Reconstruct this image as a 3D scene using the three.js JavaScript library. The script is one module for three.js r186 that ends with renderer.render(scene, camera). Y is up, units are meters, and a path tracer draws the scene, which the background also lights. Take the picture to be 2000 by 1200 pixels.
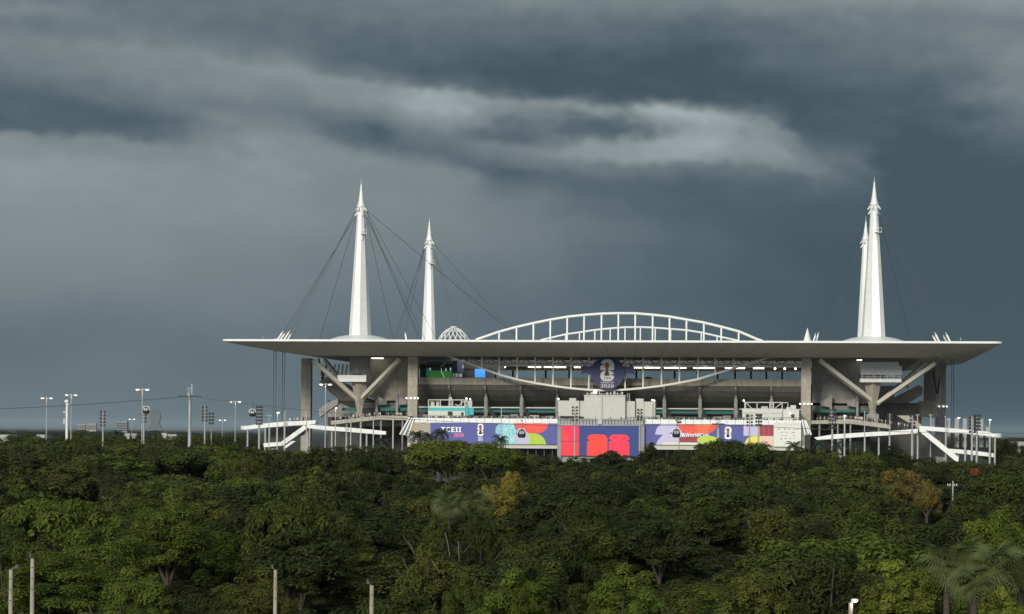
import * as THREE from 'three';
import { mergeGeometries } from 'three/addons/utils/BufferGeometryUtils.js';
import { RectAreaLightUniformsLib } from 'three/addons/lights/RectAreaLightUniformsLib.js';
import { createNoise2D, createNoise3D } from 'simplex-noise';

// ---------------------------------------------------------------- camera, sky, sun, exposure
const D2R = Math.PI / 180;
const FOCAL = 4720, HORIZON = 843, ROLL = 0.45 * D2R, EYE = 17;      // long lens on a raised deck
const EXPOSURE = 1.5;
const scene = new THREE.Scene();
const camera = new THREE.PerspectiveCamera(2 * Math.atan(HORIZON / FOCAL) / D2R, 2000 / 1200, 1, 40000);
camera.setViewOffset(2000, 2 * HORIZON, 0, 0, 2000, 1200);
camera.position.set(0, EYE, 0);
camera.rotation.set(0, 0, ROLL);
const renderer = new THREE.WebGLRenderer({ antialias: true });
renderer.setSize(1024, 614);
renderer.toneMapping = THREE.LinearToneMapping;
renderer.toneMappingExposure = EXPOSURE;
renderer.shadowMap.enabled = true;
RectAreaLightUniformsLib.init();

const SUN_AZ = 19, SUN_EL = 17;                                       // behind the camera, to its left
const sunDir = new THREE.Vector3(-Math.sin(SUN_AZ * D2R) * Math.cos(SUN_EL * D2R), Math.sin(SUN_EL * D2R), Math.cos(SUN_AZ * D2R) * Math.cos(SUN_EL * D2R));
const sun = new THREE.DirectionalLight(new THREE.Color(1, 0.94, 0.84), 1.6);
sun.position.set(0, 0, -500).addScaledVector(sunDir, 900);
sun.target.position.set(0, 0, -500);
sun.castShadow = true;
sun.shadow.radius = 20;
Object.assign(sun.shadow.camera, { left: -450, right: 450, top: 450, bottom: -450, near: 10, far: 2200 });
sun.shadow.mapSize.set(4096, 4096);
scene.add(sun, sun.target);
scene.fog = new THREE.FogExp2(new THREE.Color(0.76, 0.92, 1.0), 1.25e-5);

function mulberry(a) {
  return () => { a |= 0; a = a + 0x6D2B79F5 | 0; let t = Math.imul(a ^ a >>> 15, 1 | a); t = t + Math.imul(t ^ t >>> 7, 61 | t) ^ t; return ((t ^ t >>> 14) >>> 0) / 4294967296; };
}
const rng = mulberry(7);
const rr = (a, b) => a + (b - a) * rng();
const n2 = createNoise2D(mulberry(11)), n3 = createNoise3D(mulberry(23));
const clamp = (x, a = 0, b = 1) => Math.min(b, Math.max(a, x));
const smooth = (a, b, x) => { const t = clamp((x - a) / (b - a)); return t * t * (3 - 2 * t); };
const mix = (a, b, t) => a + (b - a) * t;
function poly(list, x) {                                              // piecewise curve through [x, y] points
  if (x <= list[0][0]) return list[0][1];
  for (let i = 1; i < list.length; i++) if (x <= list[i][0]) { const [x0, y0] = list[i - 1], [x1, y1] = list[i]; return mix(y0, y1, smooth(x0, x1, x)); }
  return list[list.length - 1][1];
}

// storm sky: a dark cloud deck with a ragged lower edge, a bright slot under it, rain haze below; it thins behind the camera, with a broad glow added there as fill light
(function sky() {
  const W = 4096, H = 2048, data = new Float32Array(W * H * 4);
  const STEP = 0.01214;                                               // degrees per unit of the cloud chart
  // brightness of the cloud in upright cuts: place, height of the deck's edge, cut above it (share of the way up), cut below it (distance down)
  const cuts = [
    [50, 80, [[0, 118], [0.35, 130], [0.6, 122], [0.9, 108]], [[0, 118], [35, 128], [80, 118], [135, 100], [160, 102], [193, 104], [207, 138], [270, 146], [420, 136], [620, 114], [760, 114]]],
    [250, 85, [[0, 122], [0.3, 118], [0.9, 113]], [[0, 122], [25, 130], [75, 130], [115, 118], [155, 100], [185, 103], [205, 134], [265, 143], [400, 135], [600, 115], [760, 114]]],
    [500, 125, [[0, 126], [0.15, 119], [0.45, 112], [0.76, 118], [1, 118]], [[0, 128], [15, 138], [55, 132], [95, 122], [135, 132], [175, 141], [275, 139], [420, 126], [620, 111], [720, 111]]],
    [700, 162, [[0, 122], [0.1, 112], [0.2, 103], [0.5, 108], [0.8, 118], [1, 122]], [[0, 122], [13, 142], [38, 140], [78, 118], [103, 105], [122, 108], [135, 128], [150, 135], [250, 134], [400, 120], [520, 110], [680, 106]]],
    [850, 176, [[0, 122], [0.06, 105], [0.15, 97], [0.43, 106], [0.83, 120], [1, 126]], [[0, 120], [8, 158], [34, 162], [59, 142], [94, 118], [124, 108], [150, 122], [165, 132], [260, 130], [420, 115], [660, 101]]],
    [1000, 188, [[0, 112], [0.06, 94], [0.15, 90], [0.36, 95], [0.68, 112], [0.9, 130], [1, 133]], [[0, 118], [8, 140], [32, 128], [62, 112], [87, 104], [102, 126], [122, 122], [150, 103], [175, 108], [200, 122], [270, 125], [420, 110], [650, 98]]],
    [1200, 203, [[0, 112], [0.06, 92], [0.15, 89], [0.36, 92], [0.7, 110], [0.95, 128]], [[0, 118], [12, 142], [32, 120], [62, 118], [80, 143], [107, 144], [128, 118], [157, 103], [197, 106], [250, 112], [420, 103], [620, 93]]],
    [1350, 208, [[0, 118], [0.06, 92], [0.1, 89], [0.38, 88], [0.7, 104], [0.95, 125]], [[0, 125], [12, 164], [42, 150], [72, 160], [97, 154], [122, 116], [152, 99], [192, 96], [260, 103], [420, 97], [620, 89]]],
    [1500, 229, [[0, 112], [0.1, 94], [0.22, 90], [0.47, 104], [0.74, 112], [0.96, 130]], [[0, 118], [8, 136], [32, 138], [62, 142], [86, 134], [106, 108], [140, 98], [200, 94], [280, 96], [420, 92], [600, 86]]],
    [1650, 300, [[0, 104], [0.1, 92], [0.33, 95], [0.6, 110], [0.8, 118], [0.97, 138]], [[0, 104], [20, 112], [50, 104], [100, 95], [200, 90], [350, 86], [550, 84]]],
    [1800, 350, [[0, 84], [0.15, 86], [0.34, 92], [0.5, 100], [0.68, 117], [0.86, 120], [0.97, 138]], [[0, 81], [70, 80], [200, 78], [400, 82], [500, 87]]],
    [1980, 390, [[0, 80], [0.24, 92], [0.38, 110], [0.54, 120], [0.7, 128], [0.85, 125], [0.97, 142]], [[0, 79], [60, 80], [250, 79], [380, 88], [460, 93]]],
  ];
  const edges = cuts.map((c) => [c[0], c[1]]);
  const puffs = [[1150, 250, 74, 22, -3, -15], [1195, 246, 26, 26, 20, -8], [1238, 240, 16, 26, 12, -12], [738, 276, 46, 26, 32, -12], [965, 338, 70, 22, 8, -10], [1290, 218, 40, 14, 12, 12], [1430, 262, 18, 24, 20, -7], [1960, 190, 90, 120, 0, 8]];
  for (let j = H / 2; j < H; j++) {
    const el = ((j + 0.5) / H - 0.5) * 180;
    for (let i = 0; i < W; i++) {
      const phi = ((i + 0.5) / W - 0.5) * 2 * Math.PI, dx = Math.cos(phi), dz = Math.sin(phi);
      const az = Math.atan2(dx, -dz) / D2R, ce = Math.cos(el * D2R), ux = dx * ce, uy = Math.sin(el * D2R), uz = dz * ce;
      const sx = el < 40 ? az * ce : az * ce;
      let x = 1000 + az / STEP, y = HORIZON - el / STEP;
      // ragged edges: warp the chart with two scales of noise (periodic: taken on the sphere)
      const k = 26, w1 = n3(ux * k, uy * k * 2.4, uz * k), w2 = n3(ux * k + 31, uy * k * 2.4, uz * k), w3 = n3(ux * 90, uy * 190, uz * 90), w4 = n3(ux * 200 + 9, uy * 380, uz * 200);
      x += 34 * w1 + 18 * w3 + 8 * w4; y += 7 * w2 + 5.5 * w3 + 4 * w4;
      const away = Math.abs(az), front = 1 - smooth(18, 48, away);
      const xx = clamp(x, -600, 2600), yb = poly(edges, xx), share = (yb - y) / yb, below = y - yb;
      let n = 1; while (n < cuts.length - 1 && cuts[n][0] < xx) n++;
      const side = (c) => (share > 0 ? mix(poly(c[2], share), 94, smooth(1, 1.8, share)) : poly(c[3], below));
      let L = mix(side(cuts[n - 1]), side(cuts[n]), smooth(cuts[n - 1][0], cuts[n][0], xx));
      if (front > 0) for (const [px, py, hw, hh, tilt, s] of puffs) {
        const c = Math.cos(tilt * D2R), q = Math.sin(tilt * D2R), ex = x - px, ey = y - py, a = (ex * c + ey * q) / hw, b = (-ex * q + ey * c) / hh, d = a * a + b * b;
        if (d < 9) L += s * Math.exp(s < 0 ? -Math.pow(d, 1.5) : -d * 1.1);
      }
      L = mix(100, L, front);
      // broad swells and streaks everywhere
      const f1 = n3(ux * 5, uy * 16, uz * 5), f2 = n3(ux * 13 + 5, uy * 40, uz * 13), f3 = n3(ux * 44, uy * 120, uz * 44 + 7), f4 = n3(ux * 120, uy * 260, uz * 120);
      L += (7 * f1 + 6 * f2) * (1 - 0.72 * front) + 3.2 * f3 * smooth(4, 7, el) + 2.2 * f4 * smooth(4, 7, el);
      L = Math.max(L, 66);
      // clearing: the cloud thins overhead; unseen glow round the sun added to fill canopy shade
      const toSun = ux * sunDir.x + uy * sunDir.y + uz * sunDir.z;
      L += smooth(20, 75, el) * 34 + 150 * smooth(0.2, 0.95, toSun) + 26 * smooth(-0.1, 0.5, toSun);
      const lin = Math.pow(L / 255, 2.2) / EXPOSURE, t = smooth(78, 150, L);
      const o = (j * W + i) * 4;
      data[o] = lin * mix(0.60, 0.90, t); data[o + 1] = lin * mix(0.95, 1.03, t); data[o + 2] = lin * mix(1.2, 1.065, t); data[o + 3] = 1;
    }
  }
  for (let o = 0; o < W * H / 2 * 4; o += 4) { data[o] = 0.03; data[o + 1] = 0.034; data[o + 2] = 0.026; data[o + 3] = 1; }
  const t = new THREE.DataTexture(data, W, H, THREE.RGBAFormat, THREE.FloatType);
  t.mapping = THREE.EquirectangularReflectionMapping; t.magFilter = THREE.LinearFilter; t.needsUpdate = true;
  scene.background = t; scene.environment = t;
})();

// ---------------------------------------------------------------- measuring helpers
// The stadium's own frame: u along its long front, v away from the street, y up; turned a little against the view.
const CX = 42.18, CZ = 869, YAW = 0.12633, SN = Math.sin(YAW), CS = Math.cos(YAW), CR = Math.cos(ROLL), SR = Math.sin(ROLL);
function sight(px, py) { const a = px - 1000, b = HORIZON - py; return [(a * CR - b * SR) / FOCAL, (a * SR + b * CR) / FOCAL]; }
function at(px, py, depth) { const [tx, ty] = sight(px, py); return new THREE.Vector3(tx * depth, EYE + ty * depth, -depth); }
function S(px, py, v) {                                               // a point of the stadium's plane v
  const [tx, ty] = sight(px, py), Z = (v + CX * SN + CZ * CS) / (tx * SN + CS), X = tx * Z;
  return new THREE.Vector3((X - CX) * CS - (Z - CZ) * SN, EYE + ty * Z, -v);
}
function Zof(px, v) { const [tx] = sight(px, HORIZON); return (v + CX * SN + CZ * CS) / (tx * SN + CS); }
const toWorld = (p) => p.clone().applyAxisAngle(new THREE.Vector3(0, 1, 0), -YAW).add(new THREE.Vector3(CX, 0, -CZ));

// ---------------------------------------------------------------- materials
function noiseTexture(size, fn, srgb = true) {
  const d = new Uint8Array(size * size * 4);
  for (let y = 0; y < size; y++) for (let x = 0; x < size; x++) { const c = fn(x / size, y / size), o = (y * size + x) * 4; for (let k = 0; k < 3; k++) d[o + k] = clamp(c[k]) * 255; d[o + 3] = 255; }
  const t = new THREE.DataTexture(d, size, size); t.wrapS = t.wrapT = THREE.RepeatWrapping; t.magFilter = THREE.LinearFilter;
  if (srgb) t.colorSpace = THREE.SRGBColorSpace;
  t.needsUpdate = true; return t;
}
const tileN = (x, y, f, o = 0) => { const a = x * 2 * Math.PI, b = y * 2 * Math.PI; return n3(Math.cos(a) * f + o, Math.sin(a) * f, Math.cos(b) * f) * 0.6 + n3(Math.sin(b) * f, Math.cos(a) * f + o, Math.sin(a) * f) * 0.5; };
const stainTex = noiseTexture(512, (x, y) => { const g = 0.86 + 0.07 * tileN(x, y, 1.2) + 0.05 * tileN(x, y, 4, 9) + 0.03 * tileN(x, y, 16, 3), s = 0.03 * Math.max(0, tileN(x, 0, 7, 2)); return [g - s, g - s * 1.1, g - s * 1.3]; });
const softTex = noiseTexture(256, (x, y) => { const g = 0.95 + 0.03 * tileN(x, y, 1.5) + 0.02 * tileN(x, y, 6, 4); return [g, g, g * 0.995]; });
const roughTex = noiseTexture(256, (x, y) => { const g = 0.8 + 0.12 * tileN(x, y, 2) + 0.06 * tileN(x, y, 9); return [g, g, g]; }, false);
function std(r, g, b, rough = 0.8, extra = {}) {
  const m = new THREE.MeshStandardMaterial({ roughness: rough, side: THREE.DoubleSide, ...extra }); m.color.setRGB(r, g, b); return m;
}
const M = {
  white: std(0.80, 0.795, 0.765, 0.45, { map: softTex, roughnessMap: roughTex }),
  whiteBand: std(0.80, 0.785, 0.75, 0.5, { map: softTex }),
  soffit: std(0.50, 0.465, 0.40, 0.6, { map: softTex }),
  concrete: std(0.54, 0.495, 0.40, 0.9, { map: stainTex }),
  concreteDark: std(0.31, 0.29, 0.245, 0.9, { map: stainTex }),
  concreteGrey: std(0.40, 0.385, 0.37, 0.9, { map: stainTex }),
  dark: std(0.03, 0.03, 0.03, 0.9),
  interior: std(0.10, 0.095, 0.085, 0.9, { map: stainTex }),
  black: std(0.015, 0.015, 0.017, 0.6),
  steelWhite: std(0.74, 0.72, 0.66, 0.5),
  steelBeige: std(0.55, 0.52, 0.44, 0.6),
  galv: std(0.38, 0.39, 0.40, 0.5, { metalness: 0.3, map: softTex }),
  cable: std(0.07, 0.07, 0.075, 0.6),
  teal: std(0.03, 0.42, 0.44, 0.6),
  tealDark: std(0.012, 0.15, 0.14, 0.7),
  cabinWhite: std(0.64, 0.63, 0.585, 0.6, { map: softTex }),
  cabinGrey: std(0.56, 0.545, 0.49, 0.6, { map: softTex }),
  greyFrame: std(0.33, 0.33, 0.32, 0.6, { map: stainTex }),
  greyPanel: std(0.44, 0.44, 0.43, 0.7, { map: stainTex }),
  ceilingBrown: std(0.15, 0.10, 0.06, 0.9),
  lamp: std(0.9, 0.9, 0.88, 0.4, { emissive: new THREE.Color(1, 0.95, 0.86), emissiveIntensity: 2.2 }),
  lampWarm: std(0.9, 0.85, 0.8, 0.4, { emissive: new THREE.Color(1, 0.84, 0.72), emissiveIntensity: 1.9 }),
  flood: std(0.9, 0.9, 0.88, 0.4, { emissive: new THREE.Color(1, 0.95, 0.88), emissiveIntensity: 2.6 }),
  pole: std(0.34, 0.34, 0.33, 0.6), poleWhite: std(0.38, 0.38, 0.37, 0.5), concretePole: std(0.50, 0.44, 0.34, 0.9, { map: stainTex }),
  bark: std(0.07, 0.055, 0.04, 0.95), barkGrey: std(0.16, 0.145, 0.12, 0.95),
};

// ---------------------------------------------------------------- building helpers
const offsets = new WeakMap(), used = new Map();
function numbered(name) { const n = used.get(name) ?? 0; used.set(name, n + 1); return n ? name + '_' + String(n).padStart(3, '0') : name; }
function plain(g) {                                                   // metre uv by the face's main direction, flat shading kept where the source has it
  g = g.index ? g.toNonIndexed() : g.clone();
  if (!g.attributes.normal) g.computeVertexNormals();
  const p = g.attributes.position, n = g.attributes.normal, uv = new Float32Array(p.count * 2), c = new THREE.Vector3(), a = new THREE.Vector3(), b = new THREE.Vector3();
  for (let i = 0; i < p.count; i += 3) {
    a.fromBufferAttribute(p, i + 1).sub(c.fromBufferAttribute(p, i)); b.fromBufferAttribute(p, i + 2).sub(c); a.cross(b);
    const x = Math.abs(a.x), y = Math.abs(a.y), z = Math.abs(a.z), ax = x > y && x > z ? 0 : y > z ? 1 : 2;
    for (let k = i; k < i + 3; k++) { uv[2 * k] = (ax === 0 ? p.getZ(k) : p.getX(k)) / 11; uv[2 * k + 1] = (ax === 1 ? p.getZ(k) : p.getY(k)) / 11; }
  }
  const out = new THREE.BufferGeometry();
  out.setAttribute('position', new THREE.BufferAttribute(new Float32Array(p.array), 3)); out.setAttribute('normal', new THREE.BufferAttribute(new Float32Array(n.array), 3)); out.setAttribute('uv', new THREE.BufferAttribute(uv, 2));
  return out;
}
function put(parent, name, geos, mat, keepUv = false) {               // ONE mesh under parent
  geos = [geos].flat();
  let g = keepUv ? geos[0].clone() : mergeGeometries(geos.map(plain));
  const off = offsets.get(parent); if (off) g.translate(-off.x, -off.y, -off.z);
  const m = new THREE.Mesh(g, mat); m.name = parent === scene ? numbered(name) : name; m.castShadow = m.receiveShadow = true;
  parent.add(m); if (off) offsets.set(m, off);
  return m;
}
function sub(parent, name) { const g = new THREE.Group(); g.name = name; parent.add(g); const o = offsets.get(parent); if (o) offsets.set(g, o); return g; }
function tag(o, label, category, group, kind) { if (label) o.userData.label = label; if (category) o.userData.category = category; if (group) o.userData.group = group; if (kind) o.userData.kind = kind; return o; }
function thing(name, label, category, base, group, turn = 0) { const g = new THREE.Group(); g.name = numbered(name); g.position.copy(base); g.rotation.y = turn; scene.add(g); return tag(g, label, category, group); }
// a thing measured in the stadium's frame: its children are given in that frame and moved to the thing's own base
function venueThing(name, label, category, base, group) { const g = thing(name, label, category, toWorld(base), group, -YAW); offsets.set(g, base); return g; }
const box = (x0, y0, z0, x1, y1, z1) => new THREE.BoxGeometry(Math.abs(x1 - x0), Math.abs(y1 - y0), Math.abs(z1 - z0)).translate((x0 + x1) / 2, (y0 + y1) / 2, (z0 + z1) / 2);
function R(x0, y0, x1, y1, v, d) {                                    // an upright box whose front lies in the plane v
  const xm = (x0 + x1) / 2, ym = (y0 + y1) / 2, a = S(x0, ym, v).x, b = S(x1, ym, v).x, t = S(xm, y0, v).y, u = S(xm, y1, v).y;
  return box(a, u, -v - d, b, t, -v);
}
function P(points, v, d) {                                            // an upright plate with that outline, front in the plane v
  const s = new THREE.Shape(points.map(([x, y]) => { const p = S(x, y, v); return new THREE.Vector2(p.x, p.y); }));
  return new THREE.ExtrudeGeometry(s, { depth: d, bevelEnabled: false }).translate(0, 0, -v - d);
}
function rod(a, b, r0, r1 = r0, seg = 6) {
  const d = b.clone().sub(a), L = d.length(), g = new THREE.CylinderGeometry(r1, r0, L, seg, 1);
  g.translate(0, L / 2, 0); g.applyQuaternion(new THREE.Quaternion().setFromUnitVectors(new THREE.Vector3(0, 1, 0), d.normalize())); return g.translate(a.x, a.y, a.z);
}
function bar(a, b, w, h) {                                            // square bar
  const d = b.clone().sub(a), L = d.length(), g = new THREE.BoxGeometry(w, h, L), m = new THREE.Matrix4().lookAt(b, a, Math.abs(d.y) > 0.98 * L ? new THREE.Vector3(0, 0, 1) : new THREE.Vector3(0, 1, 0));
  g.applyMatrix4(m); const c = a.clone().add(b).multiplyScalar(0.5); return g.translate(c.x, c.y, c.z);
}
const V = (x, y, z) => new THREE.Vector3(x, y, z);
const tube = (pts, r, seg = 40, rad = 6) => new THREE.TubeGeometry(new THREE.CatmullRomCurve3(pts), seg, r, rad, false);

// ---------------------------------------------------------------- ground
{
  const g = new THREE.PlaneGeometry(60000, 60000, 1, 1).rotateX(-Math.PI / 2);
  const t = noiseTexture(512, (x, y) => { const a = 0.5 + 0.25 * tileN(x, y, 2) + 0.2 * tileN(x, y, 8) + 0.1 * tileN(x, y, 20); return [0.14 * a + 0.09, 0.15 * a + 0.10, 0.08 * a + 0.05]; });
  t.repeat.set(1, 1);
  const m = new THREE.MeshStandardMaterial({ map: t, roughness: 1, color: 0x9a9a80 }); m.color.setRGB(0.5, 0.48, 0.34);
  const uv = g.attributes.uv; for (let i = 0; i < uv.count; i++) uv.setXY(i, uv.getX(i) * 600, uv.getY(i) * 600);
  const o = new THREE.Mesh(g, m); o.name = 'ground'; o.receiveShadow = true; scene.add(o); tag(o, 'dark grassy ground under the woodland', 'ground', null, 'structure');
  const lot = put(scene, 'car_park', box(-190, -0.2, -1010, 270, 0.02, -655), std(0.42, 0.40, 0.36, 0.95, { map: stainTex })); tag(lot, 'pale paved ground around the foot of the stadium', 'car park', null, 'structure');
}

// ---------------------------------------------------------------- the stadium
const flat = (g) => { const f = g.index ? g.toNonIndexed() : g; f.computeVertexNormals(); return f; };
const CANOPY = 46, SOFFIT = 41.6, RU = 124, RV = 106, INSET = 24;
const stadium = thing('stadium', 'large stadium with a flat white canopy roof hung from four tall white masts', 'stadium', V(CX, 0, -CZ), null, -YAW);
{
  const st = stadium;
  // canopy: sloped soffit of panels between a thin rim and an inner ring, roof deck with a field opening
  const ring = (hu, hv, r, nu, nv, nc) => {
    const pts = [], side = (a, b, n) => { for (let i = 0; i < n; i++) pts.push(a.clone().lerp(b, i / n)); };
    side(V(-hu + r, 0, hv), V(hu - r, 0, hv), nu);
    const arc = (cx, cz, a0) => { for (let i = 0; i < nc; i++) { const a = (a0 - 90 * i / nc) * D2R; pts.push(V(cx + r * Math.cos(a), 0, cz + r * Math.sin(a))); } };
    arc(hu - r, hv - r, 90); side(V(hu, 0, hv - r), V(hu, 0, -hv + r), nv);
    arc(hu - r, -hv + r, 0); side(V(hu - r, 0, -hv), V(-hu + r, 0, -hv), nu);
    arc(-hu + r, -hv + r, -90); side(V(-hu, 0, -hv + r), V(-hu, 0, hv - r), nv);
    arc(-hu + r, hv - r, 180);
    return pts;
  };
  const NU = 24, NV = 20, outer = ring(RU, RV, 2.5, NU, NV, 4), inner = ring(RU - INSET, RV - INSET, 3, NU, NV, 4), n = outer.length;
  const quad = (a, b, c, d) => { const g = new THREE.BufferGeometry().setFromPoints([a, b, c, a, c, d]); g.computeVertexNormals(); return g; };
  const slab = (a, b, c, d, t) => mergeGeometries([quad(a, b, c, d), quad(...[a, d, c, b].map((p) => p.clone().add(V(0, t, 0))))].map(plain));
  const rim = [], backing = [];
  for (let i = 0; i < n; i++) {
    const j = (i + 1) % n, o0 = outer[i].clone().setY(45.35), o1 = outer[j].clone().setY(45.35), i0 = inner[i].clone().setY(SOFFIT), i1 = inner[j].clone().setY(SOFFIT);
    rim.push(quad(outer[i].clone().setY(45.4), outer[j].clone().setY(45.4), outer[j].clone().setY(46.05), outer[i].clone().setY(46.05)));
    const k0 = outer[i].clone().multiplyScalar(0.997), k1 = outer[j].clone().multiplyScalar(0.997);
    rim.push(quad(k0.clone().setY(45.3), k1.clone().setY(45.3), outer[j].clone().setY(45.3), outer[i].clone().setY(45.3)));
    const e = (p, q, t) => p.clone().lerp(q, t), gap = 0.012;
    // a slightly hollow slope in three strips, as rolled sheets
    const sag = [0, 0.30, 0.64, 1].map((t) => [e(k0.clone().setY(45.3), i0, t).add(V(0, -0.9 * Math.sin(Math.PI * t) * 0.35, 0)), e(k1.clone().setY(45.3), i1, t).add(V(0, -0.9 * Math.sin(Math.PI * t) * 0.35, 0))]);
    const quads = [];
    for (let s = 0; s < 3; s++) { const [a, b] = sag[s], [d, c] = sag[s + 1]; quads.push(quad(e(a, b, gap), e(a, b, 1 - gap), e(d, c, 1 - gap), e(d, c, gap))); }
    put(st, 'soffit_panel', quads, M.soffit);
    for (let s = 0; s < 3; s++) { const [a, b] = sag[s], [d, c] = sag[s + 1]; backing.push(quad(a.clone().add(V(0, 0.12, 0)), b.clone().add(V(0, 0.12, 0)), c.clone().add(V(0, 0.12, 0)), d.clone().add(V(0, 0.12, 0)))); }
  }
  const roof = new THREE.Shape(outer.map((p) => new THREE.Vector2(p.x * 0.9985, -p.z * 0.9985)));
  const hole = (s, hu, hv) => s.holes.push(new THREE.Path([[-hu, -hv], [-hu, hv], [hu, hv], [hu, -hv]].map(([x, y]) => new THREE.Vector2(x, y))));
  hole(roof, 66, 42);
  const canopy = put(st, 'canopy', [new THREE.ShapeGeometry(roof).rotateX(-Math.PI / 2).translate(0, 45.98, 0), ...backing], M.concreteGrey);
  put(canopy, 'opening_edge', [box(-66, SOFFIT, -42.3, 66, 45.9, -42), box(-66, SOFFIT, 42, 66, 45.9, 42.3), box(-66.3, SOFFIT, -42.3, -66, 45.9, 42.3), box(66, SOFFIT, -42.3, 66.3, 45.9, 42.3)], M.interior);
  put(canopy, 'fascia', rim, M.white);
  const under = new THREE.Shape(inner.map((p) => new THREE.Vector2(p.x, -p.z))); hole(under, 66.4, 42.4);
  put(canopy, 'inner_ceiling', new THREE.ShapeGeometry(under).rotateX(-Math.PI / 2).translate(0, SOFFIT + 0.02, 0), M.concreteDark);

  // masts: faceted shaft, collar of cable lugs, spire, work platform, low dome where each passes the roof
  const claw = () => { const g = []; for (let k = 0; k < 8; k++) { const a = k * Math.PI / 4 + 0.3, c = Math.cos(a), s = Math.sin(a), lift = k % 2 ? 0 : 1.7; g.push(rod(V(c * 0.7, 90.4 + lift, s * 0.7), V(c * 2.1, 88.6 + lift, s * 2.1), 0.42, 0.16, 5), rod(V(c * 2.1, 88.6 + lift, s * 2.1), V(c * 1.5, 89.6 + lift, s * 1.5), 0.25, 0.2, 5)); } return g; };
  const shaftProfile = [[1, 46.2], [0.86, 56], [0.72, 66], [0.56, 77], [0.42, 86], [0.365, 91.2], [0.30, 92.6]];
  const anchor = (px, v, h = 46.2) => V(S(px, 660, v).x, h, -v);
  const masts = [[-85, -71.4, 0.70, 4.15, 2.15, 'left front mast with a thick bundle of cables on both sides'], [-85, 71.4, -0.7, 3.6, 2.2, null], [85, -71.4, -0.70, 4.6, 2.5, 'widest mast, overlapping another mast behind it'], [85, 71.4, 0.7, 3.6, 2.2, null]];
  for (const [u, v, turn, a, b, label] of masts) {
    const m = sub(st, 'mast'); m.position.set(u, 0, -v); if (label) m.userData.label = label;
    const g = new THREE.LatheGeometry(shaftProfile.map(([r, h]) => new THREE.Vector2(r, h)), 8); g.rotateY(Math.PI / 8);
    // the top stays round while the foot is long and narrow
    const p = g.attributes.position; for (let i = 0; i < p.count; i++) { const t = clamp((p.getY(i) - 46) / 45), k = 0.365; p.setX(i, p.getX(i) * mix(a, 1.25 / k, t * t)); p.setZ(i, p.getZ(i) * mix(b * 1.25, 1.2 / k, t * t)); }
    g.rotateY(turn);
    put(m, 'shaft', flat(g), M.white);
    put(m, 'spire', [new THREE.LatheGeometry([[1.1, 92.3], [1.35, 92.0], [0.9, 94.0], [0.62, 96], [0.40, 97.6], [0.22, 99.2], [0.06, 99.5]].map(([r, h]) => new THREE.Vector2(r, h)), 8), rod(V(0, 99.2, 0), V(0, 100.8, 0), 0.08, 0.05)], M.white);
    put(m, 'collar', [new THREE.CylinderGeometry(1.5, 1.35, 0.5, 10).translate(0, 90.2, 0), new THREE.CylinderGeometry(1.45, 1.5, 0.5, 10).translate(0, 92, 0), ...claw()], M.white);
    const w = 1.9; put(m, 'work_platform', [box(0.2, 82.6, 1.2, 2.5, 82.75, 2.9), ...[0.25, 1.3, 2.4].map((x) => rod(V(x, 82.7, 2.85), V(x, 84, 2.85), 0.06)), rod(V(0.25, 84, 2.85), V(2.4, 84, 2.85), 0.06), rod(V(2.4, 84, 1.3), V(2.4, 84, 2.85), 0.06), box(0.4, 80.6, 1.5, 0.9, 82.5, 1.9)], M.steelWhite);
    put(m, 'base_dome', new THREE.LatheGeometry([[12.5, 46.0], [11.2, 46.9], [9.6, 47.5], [7.4, 48.2], [5, 48.65], [2.5, 48.85], [0.5, 48.9]].map(([r, h]) => new THREE.Vector2(r, h)), 40), M.white);
  }
  // stay cables
  const top = (k, dh = 0, side = 0) => V(masts[k][0] + side * 1.6, 89.2 + dh, -masts[k][1]);
  const cables = [[0, 545, -96, -1, 0], [0, 551, -92, -1, 0], [0, 558, -84, -1, 1.7], [0, 566, -78, -1, 1.7], [0, 620, -30, -1, 0], [0, 860, -46, 1, 1.7], [0, 836, -50, 1, 0], [0, 827, -54, 1, 0], [0, 822, -58, 1, 1.7], [0, 1052, 44, 1, 1.7], [0, 775, 60, 1, 0], [1, 757, 92, -1, 0], [1, 765, 88, -1, 1.7], [1, 776, 80, -1, 0], [1, 782, 76, -1, 1.7], [1, 905, 60, 1, 0], [1, 916, 52, 1, 0], [1, 1040, 30, 1, 1.7], [3, 1600, 45, -1, 0], [3, 1606, 52, -1, 1.7], [2, 1590, -46, -1, 0], [2, 1782, -40, 1, 0], [2, 1840, -88, 1, 0], [2, 1852, -82, 1, 1.7]];
  for (const [k, px, v, side, dh] of cables) put(st, 'stay_cable', rod(top(k, dh, side), anchor(px, v), 0.07, 0.07, 5), M.cable);
  const prong = (px, v, dx, tall) => { const a = anchor(px, v), b = a.clone().add(V(dx, tall, 0)); return [bar(a, b, 0.5, 0.5), box(a.x - 0.9, 46, a.z - 0.5, a.x + 0.6, 46.7, a.z + 0.5), rod(b, b.clone().add(V(dx * 0.25, tall * 0.25, 0)), 0.13)]; };
  for (const [px, v, dx, tall] of [[541, -92, 1.7, 2.5], [546, -88, 1.5, 2.1], [553, -84, 1.8, 2.8], [558, -80, 1.5, 2.2], [1836, -88, -1.3, 2.7], [1831, -84, -1.2, 2.1], [1858, -84, -1.4, 2.8], [1852, -80, -1.2, 2.2], [1587, -62, 0.9, 3.2], [1592, -60, 1.0, 3.6], [795, -60, -0.6, 3.4]]) put(st, 'cable_anchor', prong(px, v, dx, tall), M.white);
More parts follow.
